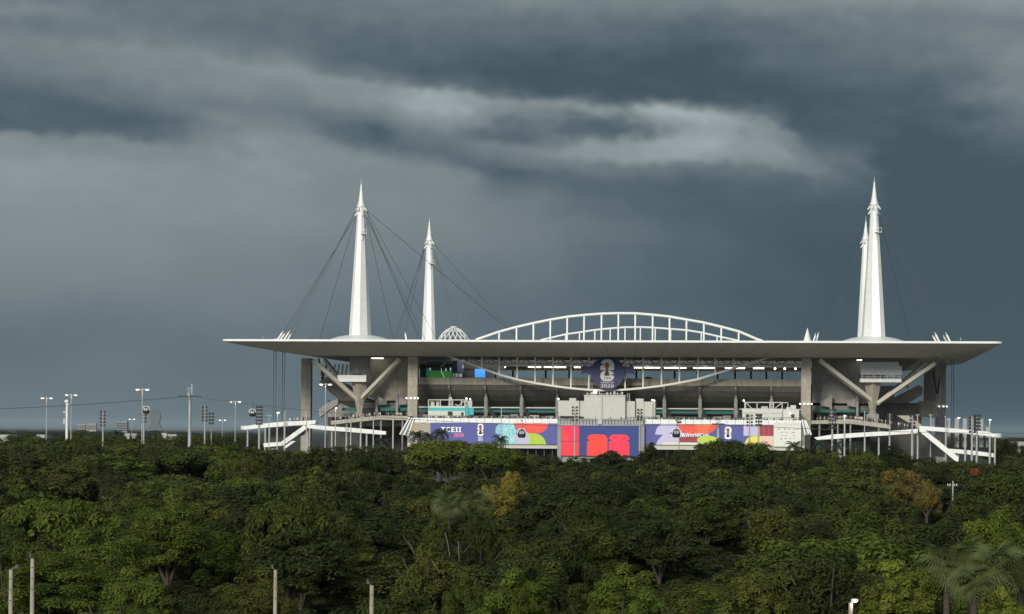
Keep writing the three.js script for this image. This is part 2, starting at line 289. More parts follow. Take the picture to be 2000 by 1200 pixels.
  for (const [px, v] of [[513, -90], [1877, -90]]) put(st, 'roof_beacon', [rod(anchor(px, v), anchor(px, v, 47.9), 0.12), new THREE.SphereGeometry(0.3, 8, 6).translate(anchor(px, v).x, 47.2, -v)], M.galv);
  for (const [px, v] of [[535, -62], [539.5, -58], [552, -62], [556.5, -58], [1837, -70], [1842, -66], [1860, -52], [1864, -48]]) { const a = anchor(px, v), h = mix(SOFFIT, 45, clamp((Math.abs(a.x) - RU + INSET) / INSET)); a.y = h + 0.3; const c = put(st, 'tie_cable', rod(a.clone().setY(0), a, 0.1, 0.1, 5), M.cable); put(c, 'clamp', box(a.x - 0.22, h - 0.75, a.z - 0.22, a.x + 0.22, h + 0.1, a.z + 0.22), M.steelWhite); }

  // bowed trusses that stand on the roof, one at the near and one at the far side of the opening
  const arch = (v, tops, r, rp, name) => {
    const g = sub(st, name), p = tops.map(([x, y]) => S(x, y, v));
    put(g, 'chord', p.slice(1).map((b, i) => rod(p[i], b, r, r, 8)), M.white);
    for (const q of p.slice(1, -1)) put(g, 'post', bar(q.clone().setY(46), q, rp * 1.6, rp * 1.6), M.white);
    return g;
  };
  arch(-40, [[930, 664], [975, 648.5], [1009, 639.3], [1042, 631.7], [1075, 625], [1108, 619.4], [1141, 615.8], [1175, 613.3], [1208, 612.4], [1241, 612.6], [1275, 615.4], [1308, 619], [1341, 624.8], [1375, 630.7], [1409, 638.9], [1443, 647.8], [1477, 662.3], [1490, 667]], 0.5, 0.33, 'arch_truss');
  arch(70, [[1056, 665], [1105, 653.5], [1132, 649.6], [1162, 645], [1192, 642], [1221, 639.8], [1251, 639.4], [1280, 640.7], [1310, 643], [1341, 645.4], [1370, 650], [1401, 657], [1442, 666]], 0.42, 0.28, 'arch_truss');
  { // the sagging chord hung below the soffit
    const g = sub(st, 'hanging_truss'), pts = [[873, 696], [907, 707], [941, 719.5], [975, 732], [1010, 741.5], [1045, 748.5], [1080, 754], [1115, 758.6], [1150, 761.8], [1185, 762.8], [1221, 761.5], [1256, 758.2], [1292, 754], [1327, 748], [1363, 741], [1397, 730.5], [1433, 720], [1467, 709], [1502, 699]], p = pts.map(([x, y]) => S(x, y, -74));
    put(g, 'chord', p.slice(1).map((b, i) => bar(p[i], b, 0.58, 0.66)), M.steelWhite);
    for (const q of p.slice(2, -2)) put(g, 'post', bar(q, q.clone().setY(SOFFIT + 0.3), 0.5, 0.5), M.steelWhite);
    for (const q of [p[0], p[p.length - 1]]) put(g, 'end_plate', box(q.x - 0.9, q.y - 0.2, q.z - 0.4, q.x + 0.9, q.y + 0.6, q.z + 0.4), M.steelWhite);
  }
  { // zigzag truss along the opening
    const g = sub(st, 'edge_truss'), y0 = S(1200, 711.5, -58).y, y1 = SOFFIT + 0.2, x0 = S(903, 705, -58).x, x1 = S(1562, 705, -58).x, N = 38;
    put(g, 'chord', [bar(V(x0, y0, 58), V(x1, y0, 58), 0.5, 0.5), bar(V(x0, y1, 58), V(x1, y1, 58), 0.4, 0.4)], M.steelWhite);
    for (let i = 0; i < N; i++) { const a = x0 + (x1 - x0) * i / N, b = x0 + (x1 - x0) * (i + 1) / N; put(g, 'web_member', bar(i % 2 ? V(a, y1, 58) : V(a, y0, 58), i % 2 ? V(b, y0, 58) : V(b, y1, 58), 0.46, 0.46), M.white); if (i % 2) put(g, 'web_post', bar(V(a, y0, 57.9), V(a, y1, 57.9), 0.22, 0.22), M.steelBeige); }
  }
  // far side seen under the roof: brown ceiling edge with the lights, posts in the open gap
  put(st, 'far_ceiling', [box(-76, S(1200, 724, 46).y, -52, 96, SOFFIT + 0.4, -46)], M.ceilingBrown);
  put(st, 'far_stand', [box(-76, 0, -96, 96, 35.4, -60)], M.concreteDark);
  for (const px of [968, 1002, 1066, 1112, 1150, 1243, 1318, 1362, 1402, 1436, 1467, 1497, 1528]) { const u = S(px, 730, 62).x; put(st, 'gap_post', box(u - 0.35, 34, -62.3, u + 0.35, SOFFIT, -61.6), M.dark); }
  for (const px of [1093, 1300, 1352, 1442, 1523]) { const u = S(px, 730, 62).x; put(st, 'gap_bracket', [box(u - 1.6, 36.4, -61.4, u + 1.6, 36.9, -61), box(u - 1.6, 34.4, -61.4, u - 1.2, 36.4, -61), box(u + 1.2, 34.4, -61.4, u + 1.6, 36.4, -61)], M.dark); }
  put(st, 'dark_dome', new THREE.SphereGeometry(3.7, 24, 8, 0, Math.PI * 2, 0, Math.PI / 2).translate(S(1266, 738, 58).x, 34.6, -58), M.black);

  // near stand: upper fascia in bays, curved underside of planks between ribs
  const v0 = -66, hTop = S(1200, 739.6, v0).y, hFas = S(1200, 753.5, v0).y, vB = -52, hBot = S(1200, 796, vB).y;
  const rib = []; for (let k = 0; k <= 11; k++) rib.push(S(807 + 70 * k, 760, v0).x);
  const prof = (t) => [mix(v0, vB, Math.pow(t, 1.6)), mix(hFas, hBot, t)];
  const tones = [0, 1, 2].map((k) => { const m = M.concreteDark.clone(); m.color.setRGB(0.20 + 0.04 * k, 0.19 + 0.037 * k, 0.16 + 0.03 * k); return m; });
  for (let k = 0; k < 11; k++) {
    const a = rib[k] + 0.35, b = rib[k + 1] - 0.35;
    put(st, 'fascia_panel', box(a, hFas + 0.05, -v0 - 0.5, b, hTop - 0.03 * (k % 3), -v0), M.concrete);
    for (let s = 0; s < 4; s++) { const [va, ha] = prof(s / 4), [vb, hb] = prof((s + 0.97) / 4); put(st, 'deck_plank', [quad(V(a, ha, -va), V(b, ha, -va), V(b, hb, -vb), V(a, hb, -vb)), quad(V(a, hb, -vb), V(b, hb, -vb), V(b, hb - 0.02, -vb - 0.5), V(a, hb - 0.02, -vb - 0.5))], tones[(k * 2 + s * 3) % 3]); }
  }
  for (let k = 1; k < 11; k++) {
    const x = rib[k];
    put(st, 'fascia_bracket', box(x - 0.33, hFas - 1, -v0 - 0.2, x + 0.33, hTop + 0.1, -v0 + 0.45), M.concrete);
    const s = new THREE.Shape(); const pr = [0, 0.25, 0.5, 0.75, 1].map(prof); s.moveTo(pr[0][0] - 0.7, pr[0][1]); for (const [vv, h] of pr) s.lineTo(vv - 0.9, h); s.lineTo(vB + 1, hBot); s.lineTo(vB + 1, hFas); s.closePath();
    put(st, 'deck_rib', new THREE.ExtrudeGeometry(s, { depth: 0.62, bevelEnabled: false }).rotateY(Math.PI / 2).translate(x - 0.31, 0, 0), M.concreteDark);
    put(st, 'rib_post', [box(x - 0.55, 21, 62.5, x + 0.55, S(1200, 778, -62).y, 63.5), box(x - 0.3, 21, 63.2, x + 0.3, S(1200, 772, -62).y, 63.6), box(x - 0.7, S(1200, 804, -62).y - 0.4, 62.3, x + 0.7, S(1200, 804, -62).y + 0.5, 63.8)], M.concreteGrey);
  }
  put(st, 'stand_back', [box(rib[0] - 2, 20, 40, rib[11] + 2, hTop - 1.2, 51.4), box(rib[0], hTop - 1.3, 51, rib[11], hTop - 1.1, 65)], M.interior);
  // concourse front under the planks: wall, teal awning strip, pale rail
  const c0 = S(818, 800, -53).x, c1 = S(1567, 800, -53).x;
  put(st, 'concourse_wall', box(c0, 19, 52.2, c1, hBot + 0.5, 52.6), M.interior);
  for (let k = 0; k < 11; k++) {
    const a = rib[k] + 0.8, b = rib[k + 1] - 0.8;
    put(st, 'awning', box(a, S(1200, 807, -58).y, 56.6, b, S(1200, 801, -58).y, 58), M.tealDark);
    put(st, 'hand_rail', [bar(V(a, S(1200, 798, -60).y, 60), V(b, S(1200, 798, -60).y, 60), 0.28, 0.28)], M.steelWhite);
    put(st, 'kiosk', [box(a + 1.5 + (k % 3), 20.5, 57, a + 4.6 + (k % 3), 22.5, 59), box(b - 3.5, 20.5, 57.2, b - 0.9, 22.8 - (k % 2) * 0.5, 59.2)], [M.cabinGrey, M.interior, M.concreteGrey][k % 3]);
  }
  // corner end walls under the roof
  put(st, 'end_wall', [P([[713, 700], [796, 697], [796, 782], [735, 783], [713, 772]], -57, 0.8)], M.concrete);
  put(st, 'end_wall', [P([[1586, 700], [1712, 703], [1712, 768], [1694, 789], [1586, 787]], -57, 0.8)], M.concreteGrey);
  for (const [px, dir] of [[735, 1], [775, 1], [1623, -1], [1675, -1]]) put(st, 'bracket_column', [R(px - 2.3, 772, px + 2.3, 815, -62, 1.2), P(dir > 0 ? [[px + 1, 772], [px + 20, 784], [px + 20, 790], [px + 1, 792]] : [[px - 20, 785], [px - 1, 776], [px - 1, 796], [px - 20, 793]], -61.5, 0.8)], M.concreteGrey);
  for (const [x0, x1] of [[668, 700], [742, 773], [778, 796], [1585, 1621], [1627, 1671], [1680, 1699]]) put(st, 'awning', R(x0, x0 > 1000 ? 801 : 797, x1, x0 > 1000 ? 806 : 803, -60, 2), M.tealDark);
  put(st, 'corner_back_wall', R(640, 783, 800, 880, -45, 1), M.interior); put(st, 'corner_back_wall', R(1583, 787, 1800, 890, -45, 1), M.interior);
  put(st, 'corner_lintel', [R(700, 787, 796, 797, -58, 1), R(1586, 793, 1712, 801, -58, 1)], M.concreteDark);
  // raked ends of the stands, louvres and stairs in the two open corners
  put(st, 'stand_raker', P([[624, 746], [636, 737], [662, 750], [694, 774], [736, 788], [733, 800], [690, 796], [660, 779], [645, 768]], -44, 18), M.concreteDark);
  put(st, 'stand_raker', P([[1722, 789], [1796, 752], [1803, 757], [1802, 772], [1757, 798], [1722, 801]], -44, 18), M.concreteDark);
  for (let k = 0; k < 7; k++) put(st, 'louvre', P([[628 + 8 * k, 712], [632 + 8 * k, 712], [628 + 8 * k, 736], [624.5 + 8 * k, 736]], 5, 0.5), M.steelBeige);
  put(st, 'stair_flight', [P([[622, 800], [640, 786], [660, 779], [660, 790], [640, 803], [624, 816]], -66, 3), P([[700, 815], [690, 799], [660, 786], [640, 792], [640, 815]], -50, 2)], M.concreteGrey);
  put(st, 'stair_flight', P([[1752, 812], [1775, 812], [1800, 830], [1795, 838]], -84, 3), M.concrete);
  put(st, 'stair_core', [R(1806, 716, 1829, 790, -20, 6), R(1795, 784, 1829, 815, -40, 6)], M.concreteDark);
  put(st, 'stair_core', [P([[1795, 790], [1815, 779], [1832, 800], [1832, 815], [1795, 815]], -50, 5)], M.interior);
  for (const [x, y0, x1, y1, v] of [[1823, 725, 1830, 770, -24], [1832, 770, 1836, 735, -24], [1764, 744, 1775, 758, -50], [622, 700, 632, 742, -30], [640, 705, 628, 742, -30]]) put(st, 'corner_brace', bar(S(x, y0, v), S(x1, y1, v), 0.5, 0.5), M.dark);
  // pylons that carry the roof in front, each of stacked segments, with a ring of small lamps
  const pylon = (px, w, v, yb, mat, rings) => {
    const g = sub(st, 'pylon'), a = S(px - w / 2, 760, v).x, b = S(px + w / 2, 760, v).x, hb = yb ? S(px, yb, v).y : 0, N = 6, H = SOFFIT + 0.4 - hb;
    for (let i = 0; i < N; i++) put(g, 'segment', box(a + 0.02 * (i % 2), hb + H * i / N + 0.04, -v - 3, b - 0.02 * (i % 2), hb + H * (i + 1) / N, -v), mat);
    if (rings) { const h = S(px, rings, v).y; put(g, 'lamp_ring', [box(a - 0.25, h - 0.12, -v - 3.2, b + 0.25, h + 0.12, -v + 0.25)], M.galv); for (const t of [-0.1, 0.35, 0.75, 1.1]) put(g, 'lamp', new THREE.SphereGeometry(0.24, 8, 6).translate(mix(a, b, t), h + 0.3, -v + 0.3), M.lamp); }
  };
  pylon(805.5, 19, -78, 0, M.concrete, 780); pylon(1574.5, 19, -78, 0, M.concrete, 791); pylon(597, 19, -39, 0, M.concrete, 0); pylon(1838.5, 19.5, -20, 0, M.concreteGrey, 796);
  // what carries the two front masts: square column turned on edge, platform, tapered stem and four props
  const foot = (u, plat, props, label) => {
    const g = sub(st, 'mast_foot'); if (label) g.userData.label = label;
    const z = 71.4, hp1 = S(plat[0], plat[2], -71.4).y, hp0 = S(plat[0], plat[3], -71.4).y, pin = S(plat[0], 803, -71.4).y;
    put(g, 'column', [flat(new THREE.CylinderGeometry(3.55, 3.55, SOFFIT + 1 - hp1, 4).translate(u, (SOFFIT + 1 + hp1) / 2, z))], M.concreteGrey);
    put(g, 'platform', [R(plat[0], plat[2], plat[1], plat[3], -76, 9)], M.white);
    put(g, 'stem', flat(new THREE.CylinderGeometry(2.75, 0.9, hp0 - pin, 4).translate(u, (hp0 + pin) / 2, z)), M.concrete);
    put(g, 'pin', [new THREE.CylinderGeometry(1.1, 1.6, 1.4, 8).translate(u, pin - 0.5, z), box(u - 2, 18, z - 2, u + 2, pin - 1, z + 2)], M.concreteGrey);
    for (const [x0, y0, va, x1, y1, r] of props) put(g, 'prop', bar(S(x0, y0, va), S(x1, y1, -71.4), r, r), M.steelBeige);
    return [g, hp1];
  };
  foot(-85, [659, 715, 733, 746], [[611, 704, -82, 697, 781, 1.15], [634, 703, -52, 699, 784, 1.0], [780, 702, -82, 703, 781, 1.15], [793, 703, -52, 704, 785, 0.8]]);
  const [rf, hp] = foot(85, [1680, 1761, 740, 747], [[1601, 704, -82, 1709, 787, 1.15], [1590, 703, -52, 1710, 789, 1.0], [1828, 710, -82, 1716, 787, 1.15], [1806, 710, -52, 1715, 789, 1.0]]);
  put(rf, 'railing', [...[1684, 1695, 1708, 1720, 1733, 1746, 1758].map((x) => bar(S(x, 740, -76), S(x, 732, -76), 0.2, 0.2)), bar(S(1682, 732, -76), S(1760, 732, -76), 0.18, 0.18), bar(S(1682, 736, -76), S(1760, 736, -76), 0.12, 0.12)], M.galv);
  put(rf, 'sheeting', [P([[1681, 708], [1756, 707], [1756, 714], [1762, 716], [1762, 733], [1740, 735], [1722, 731], [1705, 734], [1692, 731], [1681, 732]], -75.5, 0.25)], std(0.5, 0.5, 0.53, 0.8, { map: softTex }));
  put(st, 'service_box', [R(688, 730, 703, 733, -76, 2)], M.dark);
  put(st, 'ceiling_lamp', [R(725, 699.4, 748, 701, -60, 1), R(1674, 702.5, 1690, 704.4, -60, 1)], M.lamp);

  // podium with its terrace, parapet of white panels, beam and open storey below
  const tH = S(1200, 820, -96).y, pL = S(797, 830, -96).x, pR = S(1572, 830, -96).x, pB = S(1200, 868, -96).y;
  put(st, 'terrace_slab', box(pL, tH - 1.6, 50, pR, tH - 0.9, 95.6), M.concreteGrey);
  put(st, 'podium_wall', [box(pL, pB, 95, pR, tH - 1.5, 95.8)], M.greyFrame);
  put(st, 'podium_beam', [box(pL, pB - 1.6, 94, pR, pB, 96.4)], M.cabinGrey);
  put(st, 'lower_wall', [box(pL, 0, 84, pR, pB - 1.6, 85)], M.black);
  for (let px = 806; px < 1570; px += 16) { const u = S(px, 880, -96).x; put(st, 'lower_post', box(u - 0.12, 0, 94.4, u + 0.12, pB - 1.6, 94.7), M.cable); }
  const parapet = (x0, x1) => { const N = Math.round((x1 - x0) / 15.9); for (let i = 0; i < N; i++) { const a = S(mix(x0, x1, i / N), 822, -97).x + 0.05, b = S(mix(x0, x1, (i + 1) / N), 822, -97).x - 0.05, y1 = S(mix(x0, x1, 0.5), 817.6 + (x0 > 1200 ? 3 : 0), -97).y, y0 = S(mix(x0, x1, 0.5), 826.6 + (x0 > 1200 ? 3 : 0), -97).y; put(st, 'parapet_panel', box(a, y0 + 0.02 * (i % 2), 96.6, b, y1, 97), M.white); } };
  parapet(803, 1090); parapet(1258, 1566);
  // bay that holds the big screen: grey frame and louvred head
  put(st, 'screen_bay', [R(1088.5, 829, 1096, 905, -99, 3), R(1250, 831, 1258.5, 905, -99, 3), R(1088.5, 818.6, 1258.5, 821, -99, 3), R(1088.5, 889, 1258.5, 905, -98, 2)], M.greyFrame);
  for (let i = 0; i < 27; i++) put(st, 'louvre', R(1090 + 6.2 * i, 821.3, 1094.8 + 6.2 * i, 830.6, -98.8, 0.4), M.greyPanel);
  put(st, 'louvre_backing', R(1089, 821, 1258, 831, -98.2, 2), M.greyFrame);
  put(st, 'vent_stack', R(1168, 818, 1176, 829, -99.6, 1), M.galv);
  // sloped glazed ends of the terrace front
  for (const [a, b] of [[[800, 815], [781, 849]], [[804, 817], [789, 850]], [[808, 818], [797, 852]], [[1567, 820], [1573, 850]], [[1571, 821], [1580, 848]], [[1574, 822], [1585, 850]]]) put(st, 'end_rail', bar(S(a[0], a[1], -97.5), S(b[0], b[1], -97.5), 0.42, 0.42), M.white);
  put(st, 'end_glazing', [P([[800, 817], [806, 818], [796, 852], [782, 849]], -97, 0.2), P([[1567, 822], [1573, 823], [1583, 850], [1572, 850]], -97, 0.2)], std(0.25, 0.28, 0.29, 0.25, { metalness: 0.1 }));
  // terrace railing
  for (const [a, b] of [[806, 1088], [1260, 1563]]) { const y = (x) => 812 + (x - 800) * 0.0052; put(st, 'terrace_railing', [bar(S(a, y(a), -96), S(b, y(b), -96), 0.1, 0.1), bar(S(a, y(a) + 3, -96), S(b, y(b) + 3, -96), 0.06, 0.06), ...Array.from({ length: Math.round((b - a) / 6) }, (_, i) => { const x = a + 6 * i; return bar(S(x, y(x) + 7, -96), S(x, y(x), -96), 0.09, 0.09); })], M.cable); }
  // raised walks of the two corners, slabs on posts
  put(st, 'concourse_slab', P([[646, 822.5], [740, 812], [797, 813], [797, 821.5], [738, 820], [646, 830]], -88, 26), M.concrete);
  put(st, 'concourse_slab', P([[1585, 822], [1661, 819], [1740, 829.5], [1740, 838], [1662, 828], [1585, 828.5]], -88, 26), M.concrete);
  for (const [x, y] of [[677, 827], [704, 824], [744, 821], [768, 821], [786, 821], [1601, 828], [1637, 828], [1661.5, 828], [1717, 834]]) put(st, 'slab_post', rod(S(x, y, -87).setY(0), S(x, y, -87), 0.28, 0.28, 8), M.concreteGrey);
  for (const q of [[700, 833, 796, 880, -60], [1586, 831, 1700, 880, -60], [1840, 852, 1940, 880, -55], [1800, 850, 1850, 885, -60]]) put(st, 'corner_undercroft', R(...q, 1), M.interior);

  // pale shells on the roof: a lattice dome on the left, a pointed cone on the right
  { const g = sub(st, 'lattice_dome'), c = V(S(886, 664, 25).x, 45.9, -25), hgt = S(886, 639, 25).y - 45.9, rad = 6.9, NT = 17, rings = [0, 0.2, 0.4, 0.6, 0.8, 1];
    const pt = (t, a) => { const r = rad * Math.pow(1 - Math.pow(t, 2.0), 0.62); return V(c.x + r * Math.cos(a), c.y + hgt * t, c.z + r * Math.sin(a)); };
    for (const s of [-1, 1]) for (let k = 0; k < NT; k++) { const q = []; for (let i = 0; i <= 9; i++) q.push(pt(i / 9, (k / NT + s * 0.16 * i / 9) * 2 * Math.PI)); put(g, 'lattice_strip', tube(q, 0.24, 14, 5), M.white); }
    put(g, 'crown_ring', new THREE.SphereGeometry(0.9, 10, 6).scale(1.6, 0.4, 1.6).translate(c.x, c.y + hgt, c.z), M.white); }
  put(st, 'roof_cone', new THREE.ConeGeometry(1.9, S(1577.5, 640, -60).y - 46, 8).translate(S(1577.5, 664, -60).x, (S(1577.5, 640, -60).y + 46) / 2, 60), M.white);
}

// ---------------------------------------------------------------- prints, screens and things on the stadium
function canvasTex(w, h, draw) { const c = document.createElement('canvas'); c.width = w; c.height = h; draw(c.getContext('2d'), w, h); const t = new THREE.CanvasTexture(c); t.colorSpace = THREE.SRGBColorSpace; t.anisotropy = 4; return t; }
const fill = (x, col, pts) => { x.fillStyle = col; x.beginPath(); pts.forEach(([a, b], i) => (i ? x.lineTo(a, b) : x.moveTo(a, b))); x.closePath(); x.fill(); };
const blob = (x, col, a, b, w, h, r) => { x.fillStyle = col; x.beginPath(); x.roundRect(a, b, w, h, r); x.fill(); };
function cup(x, cx, y, s) { // gold cup with a dark foot
  x.fillStyle = '#8a5a3c'; x.beginPath(); x.ellipse(cx, y + 0.17 * s, 0.17 * s, 0.17 * s, 0, 0, 7); x.fill();
  fill(x, '#8a5a3c', [[cx - 0.17 * s, y + 0.2 * s], [cx + 0.17 * s, y + 0.2 * s], [cx + 0.09 * s, y + 0.62 * s], [cx + 0.13 * s, y + 0.8 * s], [cx - 0.13 * s, y + 0.8 * s], [cx - 0.09 * s, y + 0.62 * s]]);
  fill(x, '#1c1720', [[cx - 0.1 * s, y + 0.62 * s], [cx + 0.1 * s, y + 0.62 * s], [cx + 0.2 * s, y + s], [cx - 0.2 * s, y + s]]);
  x.strokeStyle = '#5b3526'; x.lineWidth = s * 0.03; x.beginPath(); x.moveTo(cx - 0.1 * s, y + 0.08 * s); x.quadraticCurveTo(cx + 0.1 * s, y + 0.3 * s, cx - 0.03 * s, y + 0.6 * s); x.moveTo(cx + 0.1 * s, y + 0.1 * s); x.quadraticCurveTo(cx - 0.05 * s, y + 0.3 * s, cx + 0.05 * s, y + 0.6 * s); x.stroke();
}
function twoSix(x, cx, y, w, h, col, bg) { // stacked block numerals 2 and 6
  const g = h * 0.485;
  blob(x, col, cx - w / 2, y, w, g, [w * 0.42, w * 0.42, w * 0.05, w * 0.05]); fill(x, bg, [[cx - w / 2 - 2, y + g * 0.36], [cx - w * 0.2, y + g * 0.5], [cx - w / 2 - 2, y + g * 0.58]]);
  blob(x, col, cx - w / 2, y + h - g, w, g, w * 0.36); fill(x, bg, [[cx + w / 2 + 2, y + h - g + g * 0.3], [cx + w * 0.22, y + h - g + g * 0.42], [cx + w / 2 + 2, y + h - g + g * 0.5]]);
}
const print = (tex, extra = {}) => new THREE.MeshStandardMaterial({ map: tex, roughness: 0.55, side: THREE.DoubleSide, ...extra });
function sheet(x0, y0, x1, y1, v) { // one flat print, uv 0..1
  const xm = (x0 + x1) / 2, ym = (y0 + y1) / 2, a = S(x0, ym, v).x, b = S(x1, ym, v).x, t = S(xm, y0, v).y, u = S(xm, y1, v).y;
  return new THREE.PlaneGeometry(b - a, t - u).translate((a + b) / 2, (t + u) / 2, -v);
}

{ // hanging round sign
  const o = venueThing('hanging_sign', 'round dark blue sign with white 26 emblem hung from the sagging white truss', 'sign', S(1187, 762, -77));
  const c = S(1187, 728.5, -77), r = S(1219.5, 728.5, -77).x - c.x;
  const tex = canvasTex(640, 640, (x) => {
    x.fillStyle = '#1a1d55'; x.fillRect(0, 0, 640, 640);
    twoSix(x, 312, 62, 268, 420, '#cfcec8', '#1a1d55'); cup(x, 306, 120, 260);
    x.fillStyle = '#20202a'; x.font = 'bold 66px sans-serif'; x.textAlign = 'center'; x.fillText('FIFA', 316, 452);
    x.fillStyle = '#c4c3be'; x.font = 'bold 44px sans-serif'; x.fillText('WORLD CUP', 314, 526); x.font = 'bold 100px sans-serif'; x.save(); x.translate(314, 606); x.scale(1.22, 0.86); x.fillText('2026', 0, 0); x.restore();
  });
  put(o, 'disc', [new THREE.CylinderGeometry(r, r, 0.5, 48).rotateX(Math.PI / 2).translate(c.x, c.y, c.z - 0.3)], std(0.018, 0.02, 0.13, 0.5));
  put(o, 'printed_face', new THREE.CircleGeometry(r - 0.05, 48).translate(c.x, c.y, c.z + 0.02), print(tex), true);
  put(o, 'wing', [P([[1133, 731], [1140, 722], [1138, 714], [1150, 716], [1160, 713], [1160, 733], [1148, 729]], -76.2, 0.3)], std(0.018, 0.02, 0.13, 0.5));
  put(o, 'wing', [P([[1213, 716], [1228, 717], [1232, 712], [1239, 718], [1236, 724], [1242, 731], [1228, 730], [1213, 733]], -76.2, 0.3)], std(0.018, 0.02, 0.13, 0.5));
  put(o, 'hanger', [rod(S(1170, 700, -76.4), S(1170, 694, -76.4), 0.12), rod(S(1204, 700, -76.4), S(1204, 694, -76.4), 0.12)], M.galv);
}
{ // big screen in the grey bay
  const o = venueThing('led_screen', 'big lit screen in red and blue with large rounded red shapes', 'screen', S(1173, 892, -99.5));
  const tex = canvasTex(1024, 408, (x) => {
    x.fillStyle = '#1e3a7c'; x.fillRect(0, 0, 1024, 408);
    const g = x.createLinearGradient(0, 0, 232, 0); g.addColorStop(0, '#ff2350'); g.addColorStop(1, '#f01a4a'); x.fillStyle = g; x.fillRect(0, 0, 232, 408);
    fill(x, '#ff3b3a', [[0, 60], [70, 120], [110, 212], [0, 212]]); fill(x, '#fb2f40', [[0, 212], [150, 212], [170, 100], [200, 212], [232, 212], [232, 408], [0, 408]]);
    fill(x, '#5b1f5c', [[0, 211], [232, 211], [232, 220], [0, 220]]);
    const shape = (a, w, c) => { blob(x, c, a, 120, w, 130, [70, 70, 20, 20]); blob(x, c, a, 200, w, 208, [60, 60, 0, 0]); fill(x, '#1e3a7c', [[a - 2, 176], [a + 40, 196], [a - 2, 222]]); };
    shape(336, 268, '#ff3c30'); shape(622, 268, '#ff2a4c'); fill(x, '#ff2a4c', [[622, 260], [880, 240], [890, 408], [622, 408]]); fill(x, '#1e3a7c', [[892, 186], [850, 200], [892, 226]]);
  });
  put(o, 'panel', sheet(1096.5, 831.5, 1249.5, 891, -99.2), new THREE.MeshStandardMaterial({ color: 0x222222, map: tex, emissiveMap: tex, emissive: new THREE.Color(1, 1, 1), emissiveIntensity: 0.68, roughness: 0.6, side: THREE.DoubleSide }), true);
  put(o, 'cabinet', R(1096.2, 831.2, 1249.8, 891.4, -98.9, 0.6), M.black);
  put(o, 'bezel', [R(1095.5, 830.8, 1250.5, 831.6, -99.4, 0.6), R(1248.4, 831.6, 1250.5, 891.6, -99.4, 0.6)], M.galv);
  const l = new THREE.RectAreaLight(new THREE.Color(0.9, 0.25, 0.35), 0.25, 24, 9); const p = S(1173, 860, -99.6); l.position.set(p.x - offsets.get(o).x, p.y - offsets.get(o).y, p.z - offsets.get(o).z); l.rotation.set(0, Math.PI, 0); o.add(l);
}
const navy = '#444c8e';
